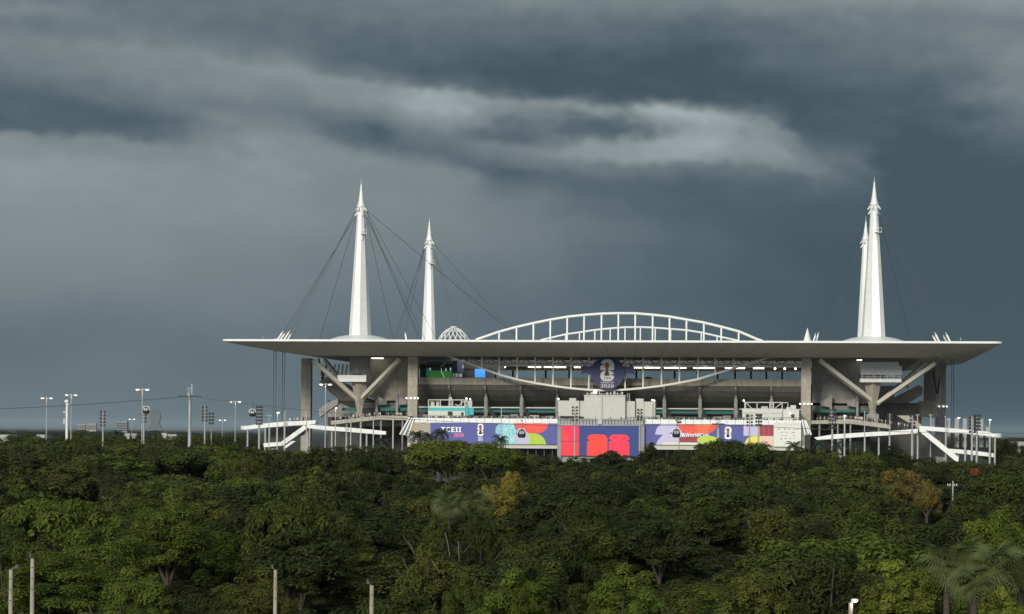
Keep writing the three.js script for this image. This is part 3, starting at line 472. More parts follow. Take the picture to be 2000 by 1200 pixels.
{ // left wrap
  const o = venueThing('wall_banner', 'long blue wall banner with striped seating picture, white letters and a pale teal palm pattern', 'banner', S(946, 868, -97.2));
  const tex = canvasTex(2048, 288, (x) => {
    x.fillStyle = navy; x.fillRect(0, 0, 2048, 288);
    x.fillStyle = '#b7a892'; x.fillRect(0, 0, 280, 288); // rows of seats in a photograph
    for (let k = -2; k < 12; k++) { fill(x, '#6b5d50', [[0, k * 26 + 40], [290, k * 26 - 14], [290, k * 26 - 5], [0, k * 26 + 50]]); }
    const q = mulberry(5); for (let k = 0; k < 240; k++) { const a = q() * 330, b = 90 + q() * 198; if (b > 120 + (330 - a) * 0.0) blob(x, ['#2c2a5c', '#c9bfae', '#3b3f86', '#8e6f55'][k % 4], a, b, 8 + q() * 12, 9 + q() * 9, 4); }
    fill(x, navy, [[280, 0], [420, 0], [420, 288], [300, 288]]);
    x.fillStyle = '#ece9e2'; x.save(); x.font = 'bold 96px sans-serif'; x.translate(430, 128); x.scale(1.18, 1); x.fillText('TCEII', 0, 0); x.restore();
    x.fillStyle = '#e86f8f'; x.font = 'italic bold 66px sans-serif'; x.fillText('2026', 600, 192);
    twoSix(x, 980, 10, 82, 170, '#ece9e2', navy); cup(x, 980, 26, 130); x.fillStyle = '#ece9e2'; x.font = 'bold 30px sans-serif'; x.textAlign = 'center'; x.fillText('FIFA', 980, 216); x.fillText('2026', 980, 244);
    // palm pattern block
    x.save(); x.beginPath(); x.moveTo(1190, 70); x.quadraticCurveTo(1215, 6, 1290, 0); x.lineTo(1440, 0); x.quadraticCurveTo(1462, 110, 1580, 150); x.lineTo(1460, 288); x.lineTo(1180, 288); x.quadraticCurveTo(1190, 200, 1300, 160); x.quadraticCurveTo(1220, 150, 1190, 140); x.closePath(); x.clip();
    x.fillStyle = '#7fb8bf'; x.fillRect(1150, 0, 450, 288); x.strokeStyle = '#a9d3d6'; x.lineWidth = 9; x.lineCap = 'round';
    for (const [cx, cy] of [[1330, 90], [1480, 200], [1400, 230], [1270, 210], [1440, 40]]) for (let k = 0; k < 9; k++) { const a = k * 0.7 + cx; x.beginPath(); x.moveTo(cx, cy); x.quadraticCurveTo(cx + 46 * Math.cos(a), cy + 46 * Math.sin(a), cx + 88 * Math.cos(a + 0.4), cy + 88 * Math.sin(a + 0.4)); x.stroke(); }
    x.restore();
    x.fillStyle = '#e2473b'; x.beginPath(); x.moveTo(1446, 0); x.lineTo(1918, 0); x.quadraticCurveTo(1900, 110, 1790, 136); x.lineTo(1590, 136); x.quadraticCurveTo(1480, 110, 1446, 0); x.fill();
    x.fillStyle = '#b6aec8'; x.fillRect(1462, 150, 220, 138); x.beginPath(); x.arc(1590, 230, 110, 0, 7); x.fill();
    x.fillStyle = '#a6bf2e'; x.beginPath(); x.moveTo(1600, 138); x.lineTo(1740, 138); x.quadraticCurveTo(1870, 160, 1892, 288); x.lineTo(1640, 288); x.quadraticCurveTo(1700, 200, 1600, 138); x.fill();
    x.strokeStyle = 'rgba(20,20,50,0.35)'; x.lineWidth = 2; for (let k = 1; k < 18; k++) { x.beginPath(); x.moveTo(k * 113.8, 0); x.lineTo(k * 113.8, 288); x.stroke(); }
  });
  put(o, 'printed_sheet', sheet(801, 826.8, 1089, 867.5, -97.3), print(tex), true);
  put(o, 'mounting_frame', R(801, 827, 1089, 867.4, -97.1, 0.5), M.greyFrame);
}
{ // right wrap
  const o = venueThing('wall_banner', 'long blue wall banner with lilac and orange-red shapes and a dark red block', 'banner', S(1385, 872, -97.2));
  const tex = canvasTex(2048, 330, (x) => {
    x.fillStyle = navy; x.fillRect(0, 0, 2048, 330);
    x.fillStyle = '#bbb3cf'; x.beginPath(); x.moveTo(260, 0); x.lineTo(510, 0); x.lineTo(760, 330); x.lineTo(190, 330); x.quadraticCurveTo(210, 240, 300, 170); x.lineTo(172, 164); x.quadraticCurveTo(190, 40, 260, 0); x.fill();
    x.fillStyle = '#e5493a'; x.beginPath(); x.moveTo(505, 0); x.lineTo(1160, 0); x.quadraticCurveTo(1120, 120, 990, 150); x.lineTo(720, 168); x.quadraticCurveTo(560, 110, 505, 0); x.fill();
    x.fillStyle = '#f0653f'; x.beginPath(); x.moveTo(800, 0); x.lineTo(1060, 0); x.lineTo(1000, 148); x.lineTo(860, 156); x.closePath(); x.fill();
    x.fillStyle = '#8d2c35'; x.fillRect(560, 200, 330, 90); x.fillStyle = '#d9d0b8'; x.fillRect(300, 292, 560, 40);
    x.fillStyle = '#eeeae4'; x.font = 'bold 80px sans-serif'; x.fillText('#FIFAWorldCup', 430, 196);
    x.fillStyle = '#b3c63e'; x.beginPath(); x.ellipse(1010, 250, 170, 70, 0, 0, 7); x.fill();
    twoSix(x, 1330, 30, 110, 200, '#ece9e2', navy); cup(x, 1330, 50, 150);
    x.fillStyle = '#bab0d0'; x.fillRect(1196, 0, 0, 0);
    fill(x, '#39427f', [[1190, 0], [1260, 0], [1260, 330], [1190, 330]]);
    fill(x, '#b9b0d0', [[1575, 0], [1830, 0], [1830, 175], [1575, 175]]);
    x.fillStyle = '#d8cf4a'; x.beginPath(); x.moveTo(1590, 330); x.quadraticCurveTo(1600, 190, 1740, 178); x.lineTo(1850, 178); x.lineTo(1850, 330); x.fill();
    fill(x, '#dfb7a4', [[1850, 176], [2048, 176], [2048, 330], [1850, 330]]); fill(x, '#8e2630', [[1830, 6], [2046, 6], [2046, 166], [1830, 166]]); for (let k = 0; k < 5; k++) fill(x, k % 2 ? '#a0343a' : '#8e2630', [[1838 + 41 * k, 14], [1877 + 41 * k, 14], [1877 + 41 * k, 158], [1838 + 41 * k, 158]]);
    x.strokeStyle = 'rgba(20,20,50,0.3)'; x.lineWidth = 2; for (let k = 1; k < 16; k++) { x.beginPath(); x.moveTo(k * 128, 0); x.lineTo(k * 128, 330); x.stroke(); }
  });
  put(o, 'printed_sheet', sheet(1258.6, 830.2, 1511, 869.8, -97.3), print(tex), true);
  put(o, 'mounting_frame', R(1258.6, 830.4, 1511, 869.6, -97.1, 0.5), M.greyFrame);
}
{ // white board of small marks
  const o = venueThing('sponsor_board', 'plain white board with rows of tiny grey marks at the end of the terrace front', 'board', S(1539, 872, -97.2));
  const tex = canvasTex(512, 400, (x) => {
    x.fillStyle = '#d3d1c6'; x.fillRect(0, 0, 512, 400); x.fillStyle = '#c9c7bd'; x.fillRect(0, 0, 512, 56);
    x.fillStyle = '#6d6d6a'; for (const [a, b, w, h] of [[60, 104, 70, 10], [262, 108, 50, 8], [360, 108, 60, 8], [430, 106, 40, 8], [120, 158, 60, 8], [220, 156, 52, 9], [330, 156, 62, 11], [140, 210, 20, 14], [206, 212, 40, 8], [356, 210, 44, 9], [138, 258, 16, 30], [196, 262, 56, 9], [296, 262, 30, 9], [368, 264, 30, 8]]) x.fillRect(a, b, w, h);
    fill(x, '#3c3c3c', [[188, 116], [214, 92], [230, 116]]);
  });
  put(o, 'printed_sheet', sheet(1511.4, 826, 1565, 873, -97.5), print(tex), true);
  put(o, 'mounting_frame', R(1511.3, 826.2, 1565.2, 872.8, -97.3, 0.6), M.cabinGrey);
}
{ // video board and advertising screens inside, seen over the stand
  const o = venueThing('video_board', 'green lit video board under the roof with white letter marks', 'screen', S(862, 740, -10));
  const tex = canvasTex(512, 160, (x) => {
    x.fillStyle = '#12141a'; x.fillRect(0, 0, 512, 160); fill(x, '#2c6a2e', [[0, 56], [300, 52], [512, 70], [512, 160], [0, 160]]); fill(x, '#1d5a48', [[0, 10], [70, 40], [60, 160], [0, 160]]);
    x.strokeStyle = '#c8d2c8'; x.lineWidth = 9; x.beginPath(); x.moveTo(300, 20); x.lineTo(300, 66); x.lineTo(370, 160); x.stroke();
    x.fillStyle = '#d8dadb'; x.font = 'bold 52px sans-serif'; x.fillText('O', 60, 52); x.fillText('A', 372, 58); x.fillRect(470, 12, 18, 44);
  });
  put(o, 'panel', sheet(832, 717, 883, 738.6, -10.4), new THREE.MeshStandardMaterial({ map: tex, emissiveMap: tex, emissive: new THREE.Color(1, 1, 1), emissiveIntensity: 0.4, side: THREE.DoubleSide }), true);
  put(o, 'cabinet', [R(832, 716.6, 883, 742, -10.2, 1), R(820, 697, 985, 724, 14, 1), R(820, 720, 964, 745, 14, 1)], M.black);
  put(o, 'frame_girder', [R(834, 702, 905, 704, -9, 0.6), R(834, 707, 868, 713, -9, 0.6), R(860, 703, 866, 717, -9, 0.6)], M.concreteGrey);
  const s = venueThing('advertising_screen', 'bright plain blue lit screen beside the sagging white truss', 'screen', S(937, 740, -10));
  put(s, 'panel', sheet(927.5, 721, 947.5, 737.6, -10.4), std(0.02, 0.2, 0.6, 0.5, { emissive: new THREE.Color(0.01, 0.19, 0.72), emissiveIntensity: 0.6 }));
  put(s, 'cabinet', R(926.5, 720.4, 948.5, 740, -10.2, 1), M.black);
  const f = venueThing('advertising_column', 'tall dark blue column banner with pale vertical lettering beside the green video board', 'banner', S(899, 742, -12));
  const bt = canvasTex(128, 512, (x) => { x.fillStyle = '#1d1b4a'; x.fillRect(0, 0, 128, 512); x.save(); x.translate(92, 30); x.rotate(Math.PI / 2); x.fillStyle = '#b9b9cc'; x.font = 'bold 54px sans-serif'; x.fillText('WORLD CUP', 0, 0); x.restore(); });
  put(f, 'printed_sheet', sheet(893, 697, 906, 731, -12.3), print(bt), true);
  put(f, 'backing', [R(893, 697, 906, 742, -12, 0.6)], std(0.02, 0.02, 0.08));
  const w = venueThing('advertising_board', 'small white lettered board between the green and the blue screens', 'board', S(892, 742, -11));
  const wt = canvasTex(256, 96, (x) => { x.fillStyle = '#15161f'; x.fillRect(0, 0, 256, 96); fill(x, '#c9cdd4', [[10, 20], [44, 20], [30, 92], [4, 92]]); x.fillStyle = '#c9cdd4'; x.fillRect(60, 24, 76, 62); x.fillRect(150, 24, 84, 62); x.strokeStyle = '#4a4d58'; x.lineWidth = 7; for (let k = 0; k < 6; k++) { x.beginPath(); x.moveTo(70 + 28 * k, 24); x.lineTo(70 + 28 * k, 86); x.stroke(); } });
  put(w, 'printed_sheet', sheet(884, 728, 904, 738, -12.7), print(wt), true);
  put(w, 'backing', R(884, 727.8, 904, 741, -12.62, 0.25), M.black);
}
// floodlights under the far edge of the roof
{
  const banks = [[1031, 1057], [1062, 1106], [1121, 1136], [1147, 1158], [1212, 1218], [1237, 1290], [1297, 1341], [1354, 1400], [1416, 1457], [1471, 1492]];
  const where = ['leftmost wide', 'second', 'third, short', 'short, left of the round blue sign', 'tiny, right of the round blue sign', 'longest', 'seventh', 'eighth', 'ninth', 'rightmost wide'];
  banks.forEach(([x0, x1], i) => {
    const o = venueThing('floodlight_bank', i === 3 || i === 4 ? `short row of lit floodlights just ${i === 3 ? 'left' : 'right'} of the round blue sign` : `row of lit floodlights under the far roof edge, ${where[i]} from the left`.replace(/(longest|leftmost wide|rightmost wide) from the left/, '$1'), 'floodlight', S((x0 + x1) / 2, 718, 43), 'rows of lit floodlights under the roof');
    const y = (x) => 716.4 + (x - 1030) * 0.0055;
    put(o, 'rail', [R(x0 - 1, y(x0) - 3.6, x1 + 1, y(x0) - 2.6, 43.4, 0.4)], M.galv);
    for (let x = x0 + 2.2; x < x1; x += 4.4) { const p = S(x, y(x), 42.6); put(o, 'lamp', [new THREE.CylinderGeometry(0.38, 0.3, 0.5, 10).rotateX(Math.PI / 2 + 0.35).translate(p.x, p.y, p.z)], M.flood); }
    for (let x = x0 + 6; x < x1; x += 13) { const p = S(x, y(x) - 3.4, 42.6); put(o, 'upper_lamp', [new THREE.CylinderGeometry(0.36, 0.3, 0.4, 10).rotateX(Math.PI / 2 + 0.35).translate(p.x, p.y, p.z)], M.flood); }
    const p = S((x0 + x1) / 2, y(x0), 42).sub(offsets.get(o)), l = new THREE.PointLight(new THREE.Color(1, 0.93, 0.82), 0.12 * (x1 - x0)); l.position.set(p.x, p.y, p.z + 0.8); l.castShadow = true; l.shadow.radius = 10; o.add(l);
  });
  for (const [x, t] of [[968, 'single small lit lamp left of the rows of floodlights'], [986, 'small lit lamp just left of the rows of floodlights'], [1514, 'small lit lamp right of the rows of floodlights'], [1533, 'faint small lamp between two others at the right end under the roof'], [1554, 'last small lit lamp beside the right concrete pylon']]) {
    const o = venueThing('roof_lamp', t, 'lamp', S(x, 721, 43)); const p = S(x, 717 + (x > 1500 ? 3.5 : 0), 42.8);
    put(o, 'lamp', new THREE.SphereGeometry(0.4, 10, 8).translate(p.x, p.y, p.z), M.flood); put(o, 'hanger', rod(p, p.clone().add(V(0, 1.4, -0.2)), 0.09), M.galv);
  }
}
// cabins and plant on the terrace
{
  const frame = (o, x0, x1, y0, y1, v, ups, diags) => { for (const x of ups) put(o, 'frame_post', bar(S(x, y0, v), S(x, y1, v), 0.3, 0.3), M.cabinGrey); put(o, 'frame_rail', [bar(S(x0, y0, v), S(x1, y0, v), 0.3, 0.3), bar(S(x0, y0, v + 4), S(x1, y0, v + 4), 0.24, 0.24)], M.cabinGrey); for (const [a, b, c, d] of diags) put(o, 'frame_brace', bar(S(a, b, v), S(c, d, v), 0.24, 0.24), M.cabinGrey); };
  const a = venueThing('terrace_cabin', 'white terrace cabin with a turquoise stripe and open frame on its roof', 'cabin', S(872, 818, -91));
  put(a, 'wall', R(836, 793.5, 908.5, 818, -91, 5), M.cabinWhite); put(a, 'stripe', R(836.5, 797, 908, 802.5, -91.08, 0.06), M.teal);
  put(a, 'window', R(874.5, 804, 884, 812, -91.06, 0.1), M.black); put(a, 'window', R(900.5, 806, 905.5, 812, -91.06, 0.1), M.black);
  put(a, 'side_screen', [R(909, 794, 915, 813, -90.5, 0.5), R(916, 797, 925, 811, -90, 0.5)], M.teal);
  frame(a, 836.5, 908, 781.5, 793.5, -90.5, [837, 860, 877.5, 884, 901, 907.5], [[907, 783, 896, 793], [889, 790, 896, 793]]);
  put(a, 'roof_unit', [R(841, 784, 848, 793.5, -89, 2), R(852, 784, 857, 793.5, -89, 2), R(877, 777, 882.5, 793, -89, 1.2), R(908, 782, 922, 796, -88, 1)], M.cabinGrey);
  put(a, 'lamp', [new THREE.SphereGeometry(0.3, 8, 6).translate(...S(911, 779, -90).toArray()), new THREE.SphereGeometry(0.26, 8, 6).translate(...S(918, 780, -90).toArray())], M.lamp);
  const c = venueThing('equipment_block', 'tall pale grey windowless block, the highest of those in the middle of the terrace', 'equipment block', S(1180, 820, -92));
  put(c, 'wall', [R(1141, 772.5, 1221, 819, -92, 7)], M.cabinGrey); put(c, 'cornice', R(1140.4, 772, 1221.6, 774.4, -92.2, 7.4), M.cabinGrey); put(c, 'downpipe', bar(S(1175.5, 770, -92.3), S(1175.5, 820, -92.3), 0.24, 0.24), M.galv); put(c, 'panel_joint', R(1174.6, 775, 1176.4, 818, -92.05, 0.05), M.greyFrame);
  put(c, 'roof_plant', [...[1146, 1154, 1170, 1184, 1192, 1198, 1205, 1213].map((x, i) => R(x, 767 - (i % 3), x + 2 + (i % 2) * 2, 772, -90, 1)), R(1145, 769.5, 1217, 770.3, -90.5, 0.2)], M.galv); put(c, 'balloon_lamp', new THREE.SphereGeometry(0.62, 14, 10).translate(...S(1162.5, 766, -92.5).toArray()), M.lamp);
  const d = venueThing('equipment_block', 'lower pale grey block on the left of the tall terrace block', 'equipment block', S(1112, 820, -91));
  put(d, 'wall', [R(1090.5, 783, 1131, 813, -91, 5), R(1131.5, 783.5, 1141, 814, -90, 4)], M.cabinGrey); put(d, 'roof_unit', R(1112, 778, 1125, 783, -89, 2), M.cabinGrey); put(d, 'under_gap', R(1100, 811, 1131, 816, -90.6, 3), M.black); put(d, 'lamp', new THREE.SphereGeometry(0.32, 8, 6).translate(...S(1090.5, 780, -91).toArray()), M.lamp);
  put(d, 'leg', [R(1092, 812, 1094.5, 820, -91, 0.5), R(1128, 812, 1130, 820, -91, 0.5)], M.cabinGrey);
  const e = venueThing('equipment_block', 'lower pale grey block in three sections on the right of the tall terrace block', 'equipment block', S(1250, 821, -91));
  put(e, 'wall', [R(1222, 784, 1240.5, 815, -90, 4), R(1243, 784, 1257.5, 815, -91.2, 5), R(1258, 785, 1275, 817, -90.8, 5), R(1275.4, 785.5, 1280, 817, -90, 5)], M.cabinGrey); put(e, 'roof_unit', R(1242, 779, 1257, 784, -89, 2), M.cabinGrey); put(e, 'dark_gap', R(1240.8, 785, 1242.7, 816, -90, 3), M.black); put(e, 'lamp', [new THREE.SphereGeometry(0.3, 8, 6).translate(...S(1274, 782, -91).toArray()), new THREE.SphereGeometry(0.28, 8, 6).translate(...S(1278, 783, -91).toArray())], M.lamp); put(e, 'ladder', [R(1225, 768, 1226, 784, -89, 0.3), R(1229, 768, 1230, 784, -89, 0.3)], M.galv); put(e, 'base', R(1222, 815, 1280, 822, -90, 4), M.concreteGrey);
  const f = venueThing('terrace_cabin', 'long pale terrace cabin with an open white frame on top beside the right pylon', 'cabin', S(1505, 824, -91));
  put(f, 'wall', [R(1450, 798.5, 1528.5, 822, -91, 5)], M.cabinWhite); put(f, 'ledge', R(1450, 806, 1528.5, 807.4, -91.2, 0.2), M.cabinGrey); put(f, 'annexe', [R(1529.5, 799.5, 1561, 823, -90.6, 5)], M.cabinWhite); put(f, 'roof_unit', [R(1544, 792, 1555, 799, -89, 2), R(1536, 796, 1543, 799.4, -89, 2)], M.cabinWhite);
  put(f, 'window', R(1457, 809.5, 1463, 815.5, -91.06, 0.1), M.black); put(f, 'window', R(1478.5, 809, 1488, 818, -91.06, 0.1), M.black); put(f, 'window', R(1545.5, 809.5, 1552, 817, -90.66, 0.1), M.black);
  frame(f, 1454, 1528, 786.5, 798.5, -90.5, [1455, 1456.5, 1479, 1504, 1511, 1528], [[1458, 787, 1468, 798], [1528, 787, 1514, 798]]); put(f, 'rear_frame', [bar(S(1528, 787, -87), S(1539, 787, -87), 0.25, 0.25), bar(S(1539, 787, -87), S(1539, 799, -87), 0.25, 0.25)], M.cabinGrey); put(f, 'roof_clutter', [R(1487, 794, 1500, 799, -88, 1), R(1505, 788, 1511, 797, -88, 1)], M.galv); put(f, 'lamp', [new THREE.SphereGeometry(0.3, 8, 6).translate(...S(1453, 783, -91).toArray()), new THREE.SphereGeometry(0.28, 8, 6).translate(...S(1543.5, 809, -91.6).toArray())], M.lamp);
}

// ---------------------------------------------------------------- pedestrian ramps at the two front corners
{
  const ramp = (o, outline, v, w, mat = M.whiteBand) => {               // a flight: front and rear parapet and a deck between
    put(o, 'parapet', P(outline, v, 0.3), mat); put(o, 'parapet', P(outline, v + w, 0.3), mat);
    const k = outline.length / 2, low = outline.slice(k); put(o, 'deck', P([...low.map(([x, y]) => [x, y - 2.2]), ...low.slice().reverse().map(([x, y]) => [x, y - 0.4])], v + 0.3, w - 0.3), M.concreteGrey);
  };
  const posts = (o, list, v) => { for (const [x, y] of list) put(o, 'post', rod(S(x, y, v).setY(0), S(x, y, v), 0.3, 0.3, 8), M.pole); };
  const l = venueThing('pedestrian_ramp', 'white switchback ramp at the left corner of the stadium with a rounded end', 'ramp', S(600, 900, -100).setY(0));
  ramp(l, [[482, 832.3], [504, 828.5], [555, 824], [596, 822.4], [616, 821.2], [616, 828], [594, 830.4], [555, 832.6], [504, 837], [482, 839.6]], -100, 5);
  { const a = S(482, 832.3, -100), b = S(482, 839.6, -100), g = new THREE.CylinderGeometry(2.65, 2.65, a.y - b.y, 16, 1, true, Math.PI, Math.PI).translate(a.x, (a.y + b.y) / 2, a.z - 2.65); put(l, 'parapet', g, M.whiteBand); }
  ramp(l, [[597, 829], [640, 833], [686, 836], [730, 840], [754, 843], [753, 849.5], [730, 848.4], [686, 844.4], [640, 841], [600, 836.5]], -104, 4);
  ramp(l, [[549, 863.2], [594, 830.5], [600, 836.6], [553, 870.5]], -104.4, 3.5);
  ramp(l, [[514, 866.4], [549, 863.4], [552, 871], [515, 874]], -104.2, 3.5);
  put(l, 'parapet', [P([[553, 874], [570, 861.5], [577, 862.5], [556, 877]], -108, 0.3), P([[520, 884], [532, 876], [537, 877.5], [523, 888]], -110, 0.3)], M.whiteBand);
  put(l, 'wall', [P([[516, 836], [600, 831], [600, 846], [556, 868], [516, 868]], -90, 1)], M.interior);
  posts(l, [[483.5, 838], [518, 836], [526, 836], [541, 834], [555.5, 832.5], [596.5, 836], [601, 836]], -102); posts(l, [[648, 841], [676.5, 843.6], [704, 846], [716, 846.6]], -103);
  put(l, 'sign_plate', [R(673, 835.5, 680, 841, -104.5, 0.1), R(553, 824.5, 560, 830, -100.5, 0.1)], M.cabinGrey);
  const r = venueThing('pedestrian_ramp', 'white switchback ramp at the right corner of the stadium, by tall grey panels', 'ramp', S(1800, 900, -100).setY(0));
  ramp(r, [[1590, 855], [1627, 849], [1689, 845], [1737, 842.5], [1793, 838], [1793, 846.5], [1737, 850.5], [1689, 853.4], [1627, 858], [1596, 859.6]], -104, 4);
  ramp(r, [[1796, 832.3], [1838, 835.3], [1880, 839], [1930, 843.6], [1942, 847], [1942, 855], [1930, 852], [1880, 846.8], [1838, 843.5], [1800, 840.5]], -100, 5);
  { const a = S(1942, 847, -100), b = S(1942, 855, -100), g = new THREE.CylinderGeometry(2.65, 2.65, a.y - b.y, 16, 1, true, 0, Math.PI).translate(a.x, (a.y + b.y) / 2, a.z - 2.65); put(r, 'parapet', g, M.whiteBand); }
  ramp(r, [[1796, 833], [1809, 842], [1873, 893], [1872, 903], [1868, 902], [1796, 843]], -104.4, 3.5);
  ramp(r, [[1852, 876.8], [1895, 880], [1942, 886], [1942, 894], [1926, 891.6], [1862, 885]], -100.2, 4);
  posts(r, [[1601.5, 858], [1640, 857], [1642.5, 857], [1689.5, 853], [1717, 852], [1738, 850.5], [1783, 848], [1793, 846], [1848, 844], [1886, 847.5], [1934, 852], [1944, 853]], -102);
  put(r, 'sign_plate', [R(1846, 836.5, 1853, 842, -100.4, 0.1)], M.cabinGrey);
  for (const [x0, x1, y0] of [[1819.5, 1824.5, 817], [1850, 1856.5, 817.6], [1865, 1873.5, 817.7], [1881, 1889, 817.8], [1897.5, 1905, 818], [1913, 1921, 818.2], [1926, 1932.5, 834]]) { put(r, 'panel', R(x0, y0, x1, 855, -88, 0.4), M.greyPanel); put(r, 'panel', R(x0 + (x0 < 1860 ? 15 : 0), 861, x1 + (x0 < 1860 ? 13 : 0), 874, -88, 0.4), M.greyPanel); }
  put(r, 'wall', [R(1850, 848, 1938, 880, -80, 1), P([[1800, 850], [1862, 885], [1862, 895], [1800, 890]], -82, 1)], M.interior);
}

// ---------------------------------------------------------------- lamps, masts and poles
const poleGeo = (h, r0, r1) => new THREE.CylinderGeometry(r1, r0, h, 10).translate(0, h / 2, 0);
function groundAt(px, depth) { const p = at(px, HORIZON, depth); return V(p.x, 0, p.z); }
const heightAt = (px, py, depth) => at(px, py, depth).y;
function lampMast(px, py, depth, label, { double = true, lit = true, span = 1.5, r = 0.125, size = 0.42 } = {}) {
  const h = heightAt(px, py, depth), o = thing('lamp_post', label, 'lamp post', groundAt(px, depth), 'lamp posts around the stadium');
  put(o, 'pole', poleGeo(h - 0.2, r * 1.35, r), M.poleWhite);
  const heads = double ? [-1, 1] : [1];
  put(o, 'arm', double ? [bar(V(-span, h, 0), V(span, h, 0), 0.14, 0.14), new THREE.SphereGeometry(0.24, 8, 6).translate(0, h + 0.1, 0)] : [bar(V(0, h, 0), V(span * 0.5, h + 0.1, 0), 0.14, 0.14)], M.galv);
  for (const s of heads) {
    const x = double ? s * span : span * 0.5;
    put(o, 'lamp_head', new THREE.SphereGeometry(size * 1.05, 12, 8, 0, Math.PI * 2, 0, Math.PI / 2).scale(1.25, 0.55, 1.1).translate(x, h + 0.02, 0), M.galv);
    put(o, 'lamp_glass', new THREE.SphereGeometry(size, 12, 8).scale(1.2, 0.5, 1).translate(x, h - 0.06, 0), lit ? M.lampWarm : M.white);
  }
  if (lit) { const l = new THREE.PointLight(new THREE.Color(1, 0.86, 0.74), 2.5); l.position.set(0, h - 0.5, size + 0.5); l.castShadow = true; o.add(l); }
  return o;
}
lampMast(90, 778, 830, 'lit twin-headed lamp post farthest left, over the distant woodland');
lampMast(138, 772, 800, 'lit twin-headed lamp post just behind the white camera mast');
lampMast(277, 761, 650, 'tallest lit twin-headed lamp post at left, above a hanging cable cabin', { span: 1.3 });
lampMast(459, 785, 860, 'lit twin-headed lamp post between the cable car pylon and the left ramp');
lampMast(635, 751, 690, 'lit twin-headed lamp post in front of the left stadium corner', { span: 1.3 });
lampMast(257, 819, 1700, 'faint small lamp post beside the distant slab building', { span: 1.6, size: 0.5 });
lampMast(434, 821, 1500, 'faint distant lamp post left of the left ramp', { span: 1.6, size: 0.5 });
lampMast(541.5, 806, 770, 'short lit lamp post rising above the left ramp', { double: false, r: 0.13, span: 0.4 });
lampMast(525, 812, 770, 'unlit short twin lamp post on the left ramp by the hanging cabin', { lit: false, r: 0.13, span: 0.55, size: 0.28 });
lampMast(556, 804, 768, 'slim white lamp post crossing the left ramp', { lit: false, double: false, r: 0.16, span: 0.3, size: 0.2 });
lampMast(598.5, 803, 768, 'slim white twin lamp post where the left ramp flights meet', { lit: false, r: 0.14, span: 0.35, size: 0.2 });
lampMast(655, 797, 760, 'short lit lamp post at the foot of the left mast prop', { double: false, r: 0.14, span: 0.4, size: 0.26 });
lampMast(685, 815, 755, 'short white lamp post in front of the left sloping walk', { double: false, lit: false, r: 0.16, span: 0.7, size: 0.2 });
lampMast(705, 795, 765, 'slim white post lamp below the left mast foot', { double: false, lit: false, r: 0.13, span: 0.2, size: 0.18 });
lampMast(729, 819, 752, 'white post with short arms above the right end of the left ramp', { double: true, lit: false, r: 0.16, span: 0.5, size: 0.2 });
lampMast(1650, 812, 690, 'lamp post with a bright square head in front of the right corner walk', { double: false, r: 0.22, span: 0.1, size: 0.3 });
lampMast(1689, 804, 745, 'slim white post in front of the right corner walk', { double: false, lit: false, r: 0.15, span: 0.2, size: 0.16 });
lampMast(1792.5, 811, 760, 'white twin post lamp where the right ramp flights meet', { lit: false, r: 0.16, span: 0.35, size: 0.2 });
lampMast(1818, 811, 765, 'white twin post lamp left of the right outer pylon', { lit: false, r: 0.16, span: 0.3, size: 0.2 });
lampMast(1847.5, 814, 765, 'white hooked post lamp right of the right outer pylon', { double: false, lit: false, r: 0.17, span: -0.6, size: 0.2 });
lampMast(1933.5, 820, 772, 'lit lamp post at the rounded end of the right ramp', { double: false, r: 0.2, span: 0.2, size: 0.34 });
lampMast(1872.5, 816, 775, 'lit lamp post among the tall grey panels at right', { double: false, r: 0.16, span: 0.2, size: 0.4 });
lampMast(767.5, 812, 735, 'thick pale pole in front of the left end of the terrace', { double: false, lit: false, r: 0.22, span: 0.2, size: 0.2 });
lampMast(979, 796, 735, 'slim dark-topped pole in front of the palm pattern banner', { double: false, lit: false, r: 0.15, span: 0.2, size: 0.16 });

function floodPole(px, py, depth, rows, label, { r = 0.2, wide = 1.0, base = 0, cols = 2 } = {}) {
  const h = heightAt(px, py, depth), o = thing('floodlight_pole', label, 'floodlight pole', groundAt(px, depth), 'unlit floodlight poles around the stadium');
  put(o, 'pole', poleGeo(h, r * 1.3, r), M.pole);
  for (let i = 0; i < rows; i++) {
    const y = h - 0.5 - i * 0.95; put(o, 'cross_arm', box(-wide, y - 0.07, -0.07, wide, y + 0.07, 0.07), M.cable);
    for (let c = 0; c < cols; c++) { const x = cols === 1 ? 0.2 : mix(-wide, wide, c / (cols - 1)) * 0.72; put(o, 'floodlight', [new THREE.CylinderGeometry(0.34, 0.22, 0.5, 8).rotateX(1.1).translate(x, y + 0.12, 0.3)], M.black); }
  }
  return o;
}
floodPole(200.5, 803, 690, 5, 'unlit floodlight pole between the white camera mast and the distant slab building', { wide: 0.75 });
floodPole(280.5, 808, 660, 3, 'unlit floodlight pole directly under the leftmost hanging cable cabin', { wide: 0.75 });
floodPole(399.5, 794, 700, 5, 'unlit floodlight pole just right of the cable car pylon', { wide: 0.75 });
floodPole(412.5, 806, 705, 4, 'slim unlit floodlight pole, second right of the cable car pylon', { wide: 0.7, r: 0.15 });
floodPole(506, 793, 680, 6, 'tall unlit floodlight pole in front of the rounded end of the left ramp', { wide: 1.0, cols: 3, r: 0.26 });
floodPole(1122.5, 794, 725, 5, 'unlit floodlight pole in front of the red part of the big screen', { wide: 0.9 });
floodPole(1249.5, 799, 725, 4, 'unlit floodlight pole at the right edge of the big screen', { wide: 0.75 });
floodPole(1326.5, 817, 730, 2, 'short floodlight pole in front of the orange-red banner shapes', { wide: 0.6, r: 0.16 });
floodPole(1464, 810, 700, 4, 'unlit floodlight pole in front of the lilac banner block', { wide: 0.9 });
